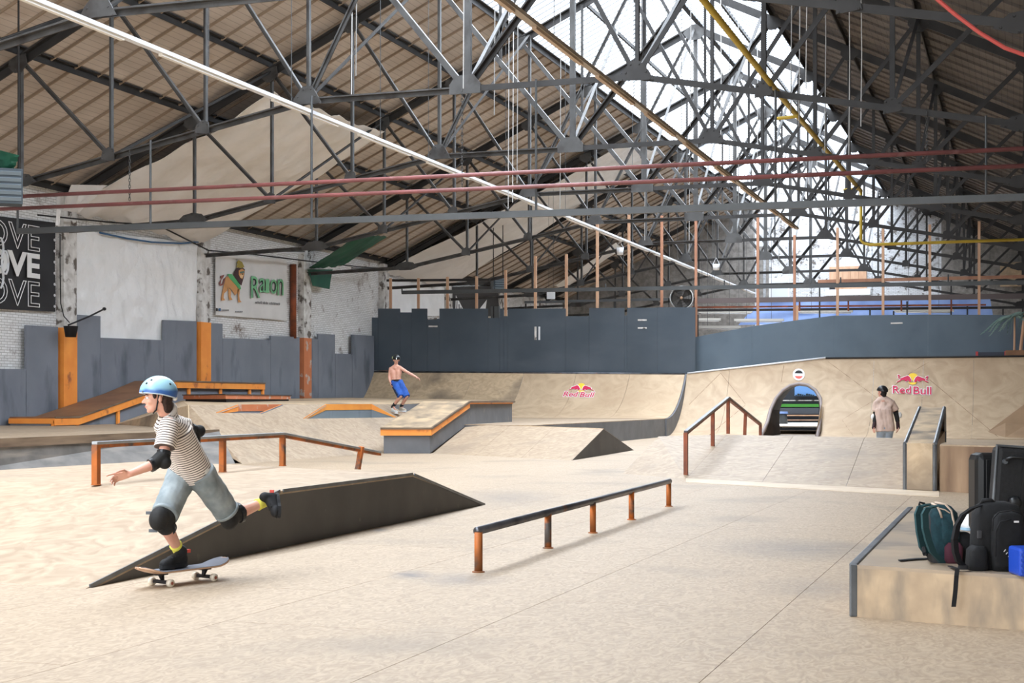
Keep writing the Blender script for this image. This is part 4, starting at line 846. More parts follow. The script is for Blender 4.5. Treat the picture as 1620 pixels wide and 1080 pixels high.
for i, (px, a, b, D) in enumerate(CB):
    p, q = PD(px, a, D), PD(px, b, D)
    p.z = max(p.z, roofz(p.x) - .1) if px > 700 else max(p.z, roofz(p.x) - .1)
    tag(obj('hanging_rope', MB().tube([p, (p + q) / 2 + RV * .02, q], .012, 5), M('rope_grey%d' % (i % 3), srgb(150 + 20 * (i % 3), 148 + 20 * (i % 3), 145 + 20 * (i % 3)), rough=.7) if i < 3 else MATS['rope_grey%d' % (i % 3)]), 'thin grey rope hanging from the roof, %s from the left' % ORD[sorted(c[0] for c in CB).index(px)], 'rope', 'ropes hanging from the roof')
def chain(px, a, b, D, label):
    p, q = PY(px, a, 28.47), PY(px, b, 28.47); p.z = chordz(abs(p.x - RX)) - .02; n = int((p.z - q.z) / .07); m = MB()
    for i in range(n):
        z = p.z - i * .07; c = Vector((p.x, p.y, z)); u = RV if i % 2 else DV
        m.tube([c + u * (.022 * math.cos(t * 1.2566)) + UZ * (.05 * math.sin(t * 1.2566)) for t in range(6)], .008, 4)
    tag(obj('hanging_chain', m, truss_m), label, 'chain', 'hoist chains on the trusses')
chain(205, 245, 322, 31.5, 'steel chain hanging to the red pipes, left of the hall'); chain(731, 140, 302, 29.6, 'steel chain hanging from the middle of the second truss'); chain(1466, 182, 262, 27.4, 'steel chain hanging at the right, down to the red pipes')
# ---------------------------------------------------------------- small things behind and on the guard walls
fn = thing('drum_fan', 'round black drum fan with a pale hood standing on the charcoal guard wall', 'fan', PY(1078, 489, YC + .45))
fc = PY(1078, 471, YC + .45); 
obj('drum', MB().lathe([(.44, -.16), (.47, -.16), (.47, .16), (.44, .16), (.44, -.16)], fc, (.25, -1, 0), 28), M('fan_hood', srgb(206, 206, 204), rough=.4), fn, smooth=True)
obj('back_plate', MB().lathe([(.43, .0), (.43, .02)], fc + v3(0, .1, 0), (.25, -1, 0), 28), M('fan_dark', srgb(58, 54, 50), rough=.6), fn)
for k in range(5):
    a = k * 1.2566; u = v3(math.cos(a), .02, math.sin(a)); w = v3(-math.sin(a), .25, math.cos(a))
    obj('blade', MB().prism([fc + u * .06, fc + u * .38 + w * .12, fc + u * .4 - w * .06, fc + u * .08 - w * .03], (0, -.012, 0)), M('blade%d' % k, srgb(80, 76, 72), rough=.5), fn)
obj('hub', MB().lathe([(.06, -.02), (.05, .1)], fc, (.25, -1, 0), 12), timber, fn, smooth=True)
gr_ = MB()
for r in (.12, .22, .32, .42): gr_.tube([fc + v3(0, -.17, 0) + v3(r * math.cos(t * .3142), r * .25 * math.cos(t * .3142), r * math.sin(t * .3142)) for t in range(21)], .006, 4)
obj('grille', gr_, black_plastic, fn)
fz = fc.z - 2.47; obj('stand', MB().box(fc + v3(0, 0, -.48 - (fz - .48) / 2), (.5, .08, fz - .48)), black_dull, fn)
for s in (-.3, .3): obj('foot', MB().lathe([(.07, -.05), (.07, .05)], fc + v3(s, 0, -.5), (1, 0, 0), 12), black_plastic, fn)
obj('bracket', MB().tube([fc + v3(-.52, 0, 0), fc + v3(-.5, 0, -.45), fc + v3(.5, 0, -.45), fc + v3(.52, 0, 0)], .025, 6), black_plastic, fn)
def bucket(px, a, b, D, w, label):
    p, q = PD(px, a, D), PD(px, b, D); t = thing('hanging_bucket', label, 'bucket', q)
    obj('pail', MB().lathe([(w * .42, 0), (w * .5, p.z - q.z), (w * .46, p.z - q.z), (w * .38, .03)], q, UZ, 16), white_metal, t, smooth=True)
    obj('handle', MB().tube([p + RV * w * .48, p + UZ * .25, p - RV * w * .48], .01, 5), white_metal, t)
bucket(1133, 418, 427, 56, .27, 'white pail hanging near the tall timber post by the fan'); bucket(981, 392, 403, 56, .27, 'white pail hanging under the far light bar, left of the fan')
tag(obj('notice', MB().prism([PY(a, b, YC + 2) for a, b in ((865, 460), (878, 460), (878, 473), (865, 473))], (0, .02, 0)), white_print), 'small blank white notice board hung behind the timber posts', 'sign')
no_ = COL.objects['notice']
for s in (-.1, .1): obj('cord', MB().tube([no_.location + v3(s, 0, 0), v3(no_.location.x + s, no_.location.y, roofz(no_.location.x) - .1)], .006, 4), beam_m, no_)
tag(obj('plank', MB().prism([PY(a, b, YC + .92) for a, b in ((1258, 483), (1263, 483), (1263, 563), (1258, 563))], (0, .03, 0)), timber), 'short upright timber plank beside the post above the wallride', 'plank')
vt = thing('cabinet', 'grey metal box in a notch of the charcoal guard wall', 'cabinet', PY(784, 500, YC + .3))
obj('case', MB().box(PY(784, 494, YC + .22), (.35, .2, .5)), beam_m, vt); obj('dark_slot', MB().box(PY(781, 494, YC + .115), (.05, .03, .5)), black_dull, vt)
# palm in a planter, striped barrier beside it
pm = thing('potted_palm', 'palm with drooping grey-green fronds in a wooden planter above the wallride', 'palm', PY(1608, 566, YC + .3))
pc = PY(1612, 566, YC + .3); pc.z = 2.93
obj('planter', MB().box(pc + UZ * .12, (.95, .42, .27)), ply_brown, pm); obj('stem', MB().tube([pc + v3(-.16, 0, .2), pc + v3(-.15, 0, 1.5)], [.04, .03], 8), timber, pm); obj('stem', MB().tube([pc + v3(.05, 0, .2), pc + v3(.2, 0, 1.6)], [.06, .05], 8), timber, pm)
frond = [M('frond%d' % k, srgb(108 + 22 * k, 134 + 16 * k, 126 + 14 * k), rough=.7) for k in range(2)]
for hc in (pc + v3(-.15, 0, 1.5), pc + v3(.2, 0, 1.62)):
    for k in range(9):
        a = k * .7 + (.3 if hc.z > 1.5 else 0); d = v3(math.cos(a), .32 * math.sin(a) - .14, 0); m = MB(); L_ = 1.0 + .25 * random.random()
        spine = [hc + d * (L_ * t) + UZ * (.45 * t - 1.0 * t * t * (1 + .3 * random.random())) for t in (0, .2, .4, .6, .8, 1)]
        m.tube(spine, [.018, .015, .012, .01, .008, .005], 4)
        for i in range(13):
            t = .12 + i * .067; j = min(4, int(t * 5)); b = spine[j].lerp(spine[j + 1], t * 5 - j)
            for s in (-1, 1):
                e = b + d.cross(UZ) * (s * .22 * (1.1 - t)) + d * .16 - UZ * .12; w = d * .045
                m.add([b - w, b + w, e], [(0, 1, 2)])
        obj('frond', m, frond[k % 2], pm)
bb_ = thing('bench', 'low dark bench with red ends on the ledge beside the palm planter', 'bench', PY(1568, 566, YC + .4))
p, q = PY(1547, 563, YC + .35), PY(1590, 563, YC + .35); p.z = q.z = 3.06
obj('seat_board', MB().bar(p, q, .3, .13), M('dark_blue_board', srgb(52, 56, 70), rough=.5), bb_)
for e, s in ((p, -1), (q, 1)): obj('red_end', MB().box(e + v3(s * .03, 0, 0), (.09, .34, .19)), flat('red_cap%d' % s, 190, 70, 70), bb_)
# scene seen through the archway
bw = thing('back_barrier', 'dark panelled barrier with a green stripe seen through the archway', 'barrier', PY(1265, 660, 68))
def bp_(name, a, b, c, d, Y, mat, th=.05, parent=bw): return gpanel(name, parent, [(a, b), (c, b), (c, d), (a, d)], Y, mat, th)
bp_('panel', 1205, 600, 1330, 681.5, 68, M('near_black_panel', srgb(52, 56, 62), rough=.6), .1)
bp_('green_stripe', 1205, 638.8, 1330, 643.5, 67.9, flat('stripe_green', 74, 150, 60)); bp_('white_line', 1205, 632.5, 1330, 634, 67.9, pillar_white); bp_('beige_ledge', 1205, 656, 1330, 658, 67.6, timber, .2); bp_('beige_ledge', 1205, 663.5, 1330, 665, 67.4, timber, .2); bp_('grey_board', 1205, 645, 1330, 655, 67.9, M('board_grey', srgb(84, 90, 98), rough=.6))
ps = thing('poster', 'blue sky poster with a dark row of trees seen through the archway', 'poster', PY(1275, 620, 67.8))
bp_('print', 1257, 606, 1305, 626, 67.8, flat('sky_blue_print', 112, 160, 220), .03, ps)
for k in range(9): bp_('tree_shape', 1258 + k * 3.4, 625.8 - 1.5 - (k * 7 % 4) * .6, 1261 + k * 3.4, 625.8, 67.75, M('tree_dark%d' % k, srgb(40, 52, 56)), .03, ps)
bn = thing('barrel', 'grey barrel with a blue lid seen through the archway', 'barrel', PY(1240, 666, 66))
c = PY(1239, 665, 66); c.z = .32; obj('drum', MB().lathe([(.2, 0), (.17, .3), (.17, .45)], c, UZ, 14), beam_m, bn, smooth=True); obj('lid', MB().lathe([(.22, .45), (.2, .54)], c, UZ, 14), tarp_blue, bn)
pf_ = thing('far_platform', 'pale platform floor seen through the archway', 'deck', PY(1265, 680, 62))
obj('deck', MB().prism([v3(-11, 60, .28), v3(-3, 60, .28), v3(-3, 67.3, .28), v3(-11, 67.3, .28)], (0, 0, .04)), M('pale_deck', srgb(226, 220, 210), rough=.5), pf_)
for k in range(3): bp_('white_edge', 1225 + k * 6, 668 + k * 3, 1300, 669.6 + k * 3.4, 66.5 - k * 1.5, white_print, .03, pf_)
# ---------------------------------------------------------------- logos on the curved plywood
def on_bq(px, py):
    lo_, hi_ = 40.0, 66.0
    for _ in range(40):
        D = (lo_ + hi_) / 2; p = PD(px, py, D); zt_ = zc_left(p.x); h = zt_ - .67; R = (3.5 ** 2 + h * h) / 7 if False else (3.5 * 3.5 + h * h) / (2 * h); z = min(max(p.z - .67, 0), h); sy = YC - 3.5 + R * math.sin(math.acos(max(-1, 1 - z / R)))
        if p.y < sy: lo_ = D
        else: hi_ = D
    return PD(px, py, D)
def decal(name, parent, pts, fn_, mat, off): 
    P_ = [fn_(*p) - DV * off for p in pts]; return obj(name, MB().prism(P_, -DV * .006), mat, parent)
def decal_text(parent, body, box, fn_, mat, off, offset, shear=0.0, tilt=0.0):
    V, Fs = fit_text(body, box[2] - box[0], box[3] - box[1], ext=.0005, offset=offset, shear=shear)
    c = {}
    P_ = [fn_(box[0] + v.x, box[3] - v.y + tilt * v.x) - DV * (off + (.004 if v.z > 0 else 0)) for v in V]
    return obj('lettering', MB().add(P_, Fs), mat, parent)
def grow(pts, g):
    cx = sum(p[0] for p in pts) / len(pts); cy = sum(p[1] for p in pts) / len(pts); out_ = []
    for x, y in pts:
        d = math.hypot(x - cx, y - cy) or 1; out_.append((x + (x - cx) / d * g, y + (y - cy) / d * g))
    return out_
def logo(label, fn_, sc, ox, oy, shapes, words, shear, tilt):
    cv = lambda pts: [(ox + x / sc, oy + y / sc) for x, y in pts]
    t = thing('logo_sticker', label, 'sticker', fn_(*cv([(830, 500)])[0]))
    for nm, pts, mat in shapes:
        if mat is red_print: decal(nm + '_outline', t, grow(cv(pts), .9), fn_, white_print, .03)
    for nm, pts, mat in shapes: decal(nm, t, cv(pts), fn_, mat, .025 if mat is yellow_print else .04)
    for w, bx in words:
        b = cv([(bx[0], bx[1]), (bx[2], bx[3])]); b = (b[0][0], b[0][1], b[1][0], b[1][1])
        decal_text(t, w, (b[0] - .9, b[1] - .9, b[2] + .9, b[3] + .9), fn_, white_print, .03, .05, shear, tilt)
        decal_text(t, w, b, fn_, red_print, .045, .012, shear, tilt)
bullL = [(450, 400), (460, 345), (560, 310), (680, 265), (740, 310), (785, 400), (780, 445), (730, 450), (690, 405), (640, 440), (590, 440), (600, 405), (500, 400), (430, 440), (350, 465), (350, 445)]
bullR = [(1656 - x + 0, y + 12) for x, y in bullL][::-1]
sunT = [(705, 255), (760, 205), (840, 190), (920, 205), (980, 258), (900, 350), (835, 440), (790, 350)]; sunB = [(690, 470), (960, 470), (910, 520), (840, 540), (760, 520)]
tailL = [(380, 235), (450, 262), (450, 290), (410, 290), (440, 340), (455, 350), (440, 365), (375, 330), (400, 310), (375, 270)]; tailR = [(1670 - x, y + 40) for x, y in tailL][::-1]
logo('red and yellow bull emblem with Red Bull lettering, right of the archway', on_qr, 19.06, 1400, 580, [('sun', sunT, yellow_print), ('sun', sunB, yellow_print), ('bull', bullL, red_print), ('bull', bullR, red_print), ('tail', tailL, red_print), ('tail', tailR, red_print)], [('Red', (225, 570, 775, 800)), ('Bull', (845, 592, 1390, 828))], 0, .02)
mp2 = lambda pts, dx=0: [((x - 340) / 960 * 960 * 1.0 + 445 + dx - 0 if False else (x - 345) * .97 + 440, (y - 190) * .97 + 250) for x, y in pts]
logo('red and yellow bull emblem with slanted Red Bull lettering, on the back quarter pipe', on_bq, 23.14, 880, 595, [('sun', mp2(sunT), yellow_print), ('sun', mp2(sunB), yellow_print), ('bull', mp2(bullL), red_print), ('bull', mp2(bullR), red_print)], [('Red', (245, 555, 815, 735)), ('Bull', (845, 575, 1410, 755))], .28, .015)
rs = thing('round_sticker', 'round white-rimmed sticker in black, white and red above the archway', 'sticker', on_qr(1263.3, 592.2))
def disc(r, a0, a1, y0=None): return [(1263.3 + r * math.cos(a0 + (a1 - a0) * k / 20), 592.2 - r * math.sin(a0 + (a1 - a0) * k / 20)) for k in range(20 if abs(a1 - a0) > 6 else 21)]
decal('white_disc', rs, disc(9.5, 0, 6.2832), on_qr, white_print, .03)
decal('black_field', rs, disc(6.7, .25, 2.89), on_qr, black_dull, .04); decal('red_field', rs, disc(6.7, 3.5, 5.92), on_qr, flat('red_field', 226, 92, 76), .04)
# ================================================================ bags on the low box
def loft(mb, rings, n=24, e=3.4):                       # rings: (centre, half-axis vector a, half-axis vector b)
    vs = []
    for c, a, b in rings:
        for k in range(n):
            t = 2 * math.pi * k / n; x, y = math.cos(t), math.sin(t)
            vs.append(Vector(c) + Vector(a) * (abs(x) ** (2 / e) * (1 if x >= 0 else -1)) + Vector(b) * (abs(y) ** (2 / e) * (1 if y >= 0 else -1)))
    m = len(rings)
    return mb.add(vs, [(i * n + k, i * n + (k + 1) % n, (i + 1) * n + (k + 1) % n, (i + 1) * n + k) for i in range(m - 1) for k in range(n)] + [tuple(range(n))[::-1], tuple((m - 1) * n + k for k in range(n))])
def ribbon(mb, pts, w, th=.008):                        # flat webbing: w is the width vector
    for a, b in zip(pts, pts[1:]):
        a, b = Vector(a), Vector(b); n = (b - a).cross(Vector(w)).normalized() * th
        hw = Vector(w) / 2; mb.add([a - hw, a + hw, b + hw, b - hw, a - hw + n, a + hw + n, b + hw + n, b - hw + n], [(3, 2, 1, 0), (4, 5, 6, 7), (0, 1, 5, 4), (1, 2, 6, 5), (2, 3, 7, 6), (3, 0, 4, 7)])
    return mb
def cpt(x, y, D): return PD(1420 + x / 4, 700 + y / 4, D)
teal = M('teal_fabric', srgb(28, 62, 70), srgb(22, 50, 58), 30, rough=.85, bump=.2, obj=True); teal2 = M('teal_strap', srgb(40, 72, 76), rough=.85)
blk = M('black_fabric', srgb(13, 13, 14), srgb(19, 19, 21), 25, rough=.85, bump=.25, obj=True); blk2 = M('black_webbing', srgb(24, 24, 26), rough=.8); maroon = M('maroon_fabric', srgb(74, 32, 46), rough=.85); beige = M('beige_piping', srgb(196, 176, 158), rough=.7)
tb = thing('backpack', 'teal backpack with beige piping and maroon pocket standing on the low grind box', 'backpack', cpt(300, 765, 9.15))
Dk = 9.2; w_ = DV * .13 + RV * .02
def tr(y, xl, xr, s=1.0): 
    p, q = cpt(xl, y, Dk), cpt(xr, y, Dk); return ((p + q) / 2, (q - p) / 2, w_ * s)
obj('body', loft(MB(), [tr(770, 215, 395, .85), tr(755, 205, 400, .98), tr(640, 180, 392, 1.05), tr(520, 175, 385, 1.05), tr(440, 190, 372, .95), tr(400, 205, 335, .75), tr(385, 225, 300, .5)]), teal, tb, smooth=True)
obj('back_padding', loft(MB(), [tr(772, 208, 290, .8), tr(740, 196, 300, .95), tr(600, 172, 268, .9), tr(500, 170, 250, .85), tr(430, 195, 245, .6)]), M('charcoal_padding', srgb(58, 58, 60), rough=.9), tb, smooth=True)
for x0, D_ in ((120, 9.02), (165, 8.98)):
    ribbon_pts = [cpt(x0 + 75, 395, D_ + .03), cpt(x0 + 22, 410, D_), cpt(x0 + 0, 450, D_ - .02), cpt(x0 + 4, 540, D_ - .03), cpt(x0 + 24, 620, D_ - .02), cpt(x0 + 50, 690, D_), cpt(x0 + 110, 752, D_ + .05)] if x0 > 150 else [cpt(190, 385, D_ + .1), cpt(140, 400, D_ + .08), cpt(122, 450, D_ + .06), cpt(132, 560, D_ + .06), cpt(152, 660, D_ + .08), cpt(180, 700, D_ + .1)]
    obj('shoulder_strap', ribbon(MB(), ribbon_pts, RV * .045 + DV * .03, .014), teal2, tb)
obj('maroon_pocket', loft(MB(), [((cpt(350, y, Dk - .12)), RV * (.055 * s), DV * (.045 * s)) for y, s in ((765, .8), (740, 1), (660, 1.05), (630, .7))]), maroon, tb, smooth=True)
obj('side_pocket', loft(MB(), [((cpt(412, y, Dk - .03)), RV * (.055 * s), DV * (.09 * s)) for y, s in ((772, .8), (740, 1), (640, 1), (585, .85), (565, .5))]), blk, tb, smooth=True)
for pts_ in ([(215, 383), (250, 400), (270, 440), (280, 475)], [(235, 378), (300, 388), (340, 430), (355, 500), (362, 600), (375, 740)]):
    obj('piping', MB().tube([cpt(x, y, Dk - .14 + .03 * (i == 0)) for i, (x, y) in enumerate(pts_)], .007, 6), beige, tb, smooth=True)
obj('zip', MB().tube([cpt(265, 415, Dk - .14), cpt(300, 425, Dk - .145), cpt(330, 445, Dk - .14)], .004, 5), beige, tb)
obj('front_panel', loft(MB(), [(cpt(315, y, Dk - .10), RV * (.05 * s), DV * (.045 * s)) for y, s in ((640, .9), (600, 1), (500, 1), (450, .8))]), teal, tb, smooth=True)
obj('top_loop', MB().tube([cpt(170, 385, 9.15), cpt(140, 378, 9.13), cpt(136, 392, 9.12), cpt(155, 402, 9.14)], .007, 6), blk2, tb, smooth=True)
hz = .318
def zt2(x, y): return PZ(1420 + x / 4, 700 + y / 4, hz)
obj('loose_webbing', ribbon(MB(), [zt2(10, 748), zt2(70, 742), zt2(120, 738), zt2(200, 735)], DV * .05, .006), blk2, tb)
obj('loose_webbing', MB().tube([cpt(165, 665, 9.05), cpt(170, 705, 9.0), zt2(185, 722) + UZ * .02, zt2(205, 735)], .012, 6), blk2, tb)
bp = thing('backpack', 'large black backpack with front pockets beside the blue case on the low grind box', 'backpack', cpt(620, 810, 8.75))
Db = 8.82; wb2 = DV * .12 + RV * .015
def br_(y, xl, xr, s=1.0, D_=None):
    D_ = D_ or Db; p, q = cpt(xl, y, D_), cpt(xr, y, D_); return ((p + q) / 2, (q - p) / 2, wb2 * s)
obj('body', loft(MB(), [br_(815, 470, 790, .85), br_(790, 455, 800, 1), br_(600, 465, 806, 1.05), br_(450, 475, 790, 1), br_(395, 500, 760, .8), br_(372, 540, 690, .5)]), blk, bp, smooth=True)
obj('side_pocket', loft(MB(), [br_(815, 445, 560, .75, 8.74), br_(780, 436, 566, .9, 8.74), br_(680, 442, 562, .85, 8.74), br_(650, 470, 545, .6, 8.74)]), blk, bp, smooth=True)
obj('front_pocket', loft(MB(), [br_(808, 600, 790, .5, 8.68), br_(760, 590, 800, .62, 8.68), br_(560, 595, 800, .62, 8.68), br_(460, 612, 785, .5, 8.68), br_(435, 650, 740, .25, 8.68)]), blk, bp, smooth=True)
obj('zip', MB().tube([cpt(600, 560, 8.6), cpt(604, 480, 8.61), cpt(640, 440, 8.62), cpt(720, 428, 8.62), cpt(780, 445, 8.62)], .005, 5), blk2, bp, smooth=True)
obj('zip', MB().tube([cpt(622, 720, 8.59), cpt(622, 560, 8.59), cpt(650, 500, 8.6), cpt(720, 485, 8.6)], .004, 5), blk2, bp, smooth=True)
obj('usb_port', MB().box(cpt(518, 580, 8.69), (.026, .012, .045), Matrix((RV, DV, UZ)).transposed()), M('port_grey', srgb(66, 66, 68), rough=.4), bp, bevel=.004)
obj('shoulder_strap', ribbon(MB(), [cpt(540, 385, 8.78), cpt(470, 408, 8.7), cpt(410, 450, 8.64), cpt(370, 520, 8.6), cpt(352, 610, 8.58), cpt(358, 690, 8.6), cpt(378, 750, 8.62), cpt(420, 790, 8.66)], RV * .04 + DV * .04, .016), M('dark_strap', srgb(26, 26, 28), rough=.85), bp)
obj('top_handle', MB().tube([cpt(530, 390, 8.8), cpt(540, 365, 8.78), cpt(590, 362, 8.78), cpt(615, 385, 8.8)], .012, 8), blk2, bp, smooth=True)
obj('strap_buckle', loft(MB(), [(cpt(415, 800, 8.62), RV * .03, DV * .03), (cpt(415, 775, 8.62), RV * .025, DV * .025)]), blk2, bp)
ed = PZ(1420 + 378 / 4, 700 + 800 / 4, .322)
obj('hanging_strap', ribbon(MB(), [ed + DV * .15, PD(1420 + 378 / 4, 700 + 800 / 4, 8.6), PD(1420 + 372 / 4, 700 + 840 / 4, 8.585), PD(1420 + 366 / 4, 700 + 930 / 4, 8.585), PD(1420 + 354 / 4, 700 + 1038 / 4, 8.59)], RV * .026, .004), blk2, bp)
lblV, lblF = fit_text('NASA', .06, .016, ext=.0005); Rl = Matrix((RV, DV, UZ)).transposed() @ Matrix.Rotation(.9, 3, 'Y')
for i in range(4): obj('print_mark', MB().bar(cpt(672 + i * 14, 690 + i * 16, 8.575), cpt(684 + i * 12, 676 + i * 18, 8.575), .006, .003), pillar_white, bp)
obj('label', MB().box(cpt(752, 500, 8.57), (.028, .004, .01), Matrix((RV, DV, UZ)).transposed()), pillar_white, bp)
FR = Matrix((RV, DV, UZ)).transposed()
hard = M('black_hard_shell', srgb(18, 19, 21), rough=.38); hard2 = M('black_textile_shell', srgb(15, 15, 16), srgb(22, 22, 24), 40, rough=.7, bump=.2, obj=True)
sc1 = thing('suitcase', 'black hard-shell suitcase standing behind the other suitcase, its rounded corner showing', 'suitcase', PZ(1580, 850, .313))
c0_ = PD(1583, 716, 10.75); tz = c0_.z
obj('shell', MB().box(atz(c0_, (tz + .35) / 2), (.42, .24, tz - .35), FR), hard, sc1, bevel=.05)
for s in (-.13, .0, .13): obj('rib', MB().box(atz(c0_ - DV * .122 + RV * s, (tz + .35) / 2), (.03, .012, (tz - .35) * .85), FR), hard, sc1, bevel=.004)
for s in (-.16, .16): obj('wheel', MB().lathe([(.03, -.012), (.03, .012)], atz(c0_ + RV * s, .345), RV, 14), hard, sc1)
sc2 = thing('suitcase', 'black suitcase with a top handle and silver rim cut by the right edge', 'suitcase', PZ(1620, 850, .313))
Rt = FR @ Matrix.Rotation(math.radians(4), 3, 'Y') @ Matrix.Rotation(-.1, 3, 'Z')
c2_ = PD(1640, 780, 10.15) - UZ * .018
obj('shell', MB().box(c2_, (.60, .2, .64), Rt), hard2, sc2, bevel=.03)
fr2 = [c2_ + Rt @ v3(x, -.10, z) for x, z in ((-.285, -.31), (-.285, .31), (.285, .31), (.285, -.31), (-.285, -.31))]
obj('rim', MB().tube([c2_ + Rt @ v3(-.302, -.08, -.3), c2_ + Rt @ v3(-.302, -.08, .325), c2_ + Rt @ v3(.3, -.08, .325)], .013, 8), steel_edge, sc2)
obj('handle', MB().tube([c2_ + Rt @ v3(x, y, .22 + dz_) for x, y, dz_ in ((-.25, -.10, 0), (-.24, -.14, .02), (-.21, -.145, .035), (-.12, -.145, .035), (-.09, -.14, .02), (-.08, -.1, 0))], .012, 8), black_plastic, sc2, smooth=True)
for x in (-.25, -.08): obj('handle_mount', MB().lathe([(.018, 0), (.016, .03)], c2_ + Rt @ v3(x, -.1, .22), Rt @ v3(0, -1, 0), 12), steel_edge, sc2)
for x in (-.12, -.02, .08): obj('rib', MB().box(c2_ + Rt @ v3(x, -.102, .0), (.02, .012, .5), Rt), hard, sc2)
obj('corner_wheel', MB().lathe([(.045, 0), (.04, .05), (.02, .06)], c2_ + Rt @ v3(-.17, -.1, -.05), Rt @ v3(0, -1, 0), 16), black_plastic, sc2, smooth=True)
cs = thing('hard_case', 'small ribbed blue hard case at the right edge, on the low grind box', 'case', PZ(1615, 908, .313))
cc = PD(1637, 890, 8.45); cc.z = .314 + .08
obj('shell', MB().box(cc, (.24, .2, .16), FR), M('blue_case', srgb(34, 72, 176), rough=.35), cs, bevel=.015)
for z in (-.045, -.015, .015, .045): obj('rib', MB().box(cc - DV * .101 + UZ * z, (.225, .012, .014), FR), MATS['blue_case'], cs)
obj('clasp', MB().tube([cc - DV * .112 + RV * (-.075 + .018 * math.cos(t * .628)) + UZ * (.01 + .022 * math.sin(t * .628)) for t in range(11)], .004, 6), M('clasp_blue', srgb(20, 40, 110), rough=.3), cs)
sn = thing('shoe', 'white shoe lying between the two backpacks on the low box', 'shoe', PZ(1530, 838, .313))
s0 = PZ(1531, 837, .316)
obj('upper', loft(MB(), [(s0 + UZ * z, RV * a, DV * b) for z, a, b in ((.012, .06, .12), (.06, .058, .11), (.1, .05, .07), (.12, .035, .045))]), white_print, sn, smooth=True); obj('sole', loft(MB(), [(s0 + UZ * z, RV * .064, DV * .125) for z in (0, .02)]), M('sole_blue_grey', srgb(150, 180, 200)), sn); obj('dark_collar', loft(MB(), [(s0 + UZ * z + DV * .02, RV * .028, DV * .035) for z in (.11, .126)]), black_dull, sn)
# ================================================================ people and boards
SK = M('skin', srgb(224, 172, 150), srgb(214, 156, 136), 9, rough=.5, obj=True)
def vox(name, mb, size, mat, parent, it=4, attr=None, fac=.5, noise_=0):
    me = bpy.data.meshes.new('tmp'); me.from_pydata([tuple(v) for v in mb.v], [], mb.f)
    bm = bmesh.new(); bm.from_mesh(me); bmesh.ops.recalc_face_normals(bm, faces=bm.faces); bm.to_mesh(me); bm.free()
    o = bpy.data.objects.new('tmp', me); COL.objects.link(o)
    r = o.modifiers.new('r', 'REMESH'); r.mode = 'VOXEL'; r.voxel_size = size
    s = o.modifiers.new('s', 'SMOOTH'); s.factor = fac; s.iterations = it
    dg = bpy.context.evaluated_depsgraph_get(); m2 = bpy.data.meshes.new_from_object(o.evaluated_get(dg))
    bpy.data.objects.remove(o); bpy.data.meshes.remove(me)
    n = len(m2.vertices); V = np.empty(n * 3); m2.vertices.foreach_get('co', V); V = V.reshape(-1, 3)
    if attr:
        a = m2.attributes.new('stripe', 'FLOAT', 'POINT'); a.data.foreach_set('value', attr(V).astype(np.float32))
    if noise_:
        N = np.empty(n * 3); m2.vertices.foreach_get('normal', N); N = N.reshape(-1, 3)
        d = np.array([noise.noise(Vector((v[0] * 11, v[1] * 11, v[2] * 6))) + .5 * noise.noise(Vector((v[0] * 26, v[1] * 26, v[2] * 14))) for v in V]) * noise_
        V = V + N * d[:, None]
    c = (V.min(0) + V.max(0)) / 2; m2.vertices.foreach_set('co', (V - c).ravel()); m2.update()
    m2.polygons.foreach_set('use_smooth', [True] * len(m2.polygons)); m2.materials.clear(); m2.materials.append(mat); m2.name = name
    return link(name, m2, parent, c)
def cone(mb, p, q, r1, r2, n=18):
    p, q = Vector(p), Vector(q); return mb.lathe([(r1, 0), ((r1 + r2) / 2, (q - p).length / 2), (r2, (q - p).length)], p, q - p, n)
def rot(f, l): f = Vector(f).normalized(); l = Vector(l); l = (l - f * l.dot(f)).normalized(); u = f.cross(l); return Matrix((f, l, u)).transposed()
def add_head(mb, c, R, s):                              # R columns: forward, left, up; s = scale
    P = lambda x, y, z: c + R @ (v3(x, y, z) * s)
    mb.ell(P(-.012, 0, .03), (.094 * s, .074 * s, .088 * s), R)          # skull
    mb.ell(P(.022, 0, -.025), (.064 * s, .058 * s, .072 * s), R)         # face
    mb.ell(P(.036, 0, -.078), (.042 * s, .040 * s, .032 * s), R)         # jaw
    mb.ell(P(.062, 0, -.098), (.017 * s, .018 * s, .014 * s), R)         # chin
    mb.cap(P(.078, 0, -.002), P(.102, 0, -.034), .007 * s, .011 * s, 10)  # nose
    mb.ell(P(.088, .010, -.038), (.009 * s, .007 * s, .007 * s), R, 8, 6); mb.ell(P(.088, -.010, -.038), (.009 * s, .007 * s, .007 * s), R, 8, 6)
    mb.ell(P(.074, 0, .012), (.014 * s, .046 * s, .012 * s), R)          # brow
    for y in (-1, 1):
        mb.ell(P(.052, .038 * y, -.03), (.028 * s, .02 * s, .024 * s), R)
        mb.ell(P(-.006, .079 * y, -.016), (.018 * s, .011 * s, .03 * s), R @ Matrix.Rotation(.3 * y, 3, 'Z'), 10, 8)
    mb.cap(P(.081, -.014, -.062), P(.081, .014, -.062), .007 * s, .007 * s, 8); mb.cap(P(.077, -.013, -.074), P(.077, .013, -.074), .008 * s, .008 * s, 8)
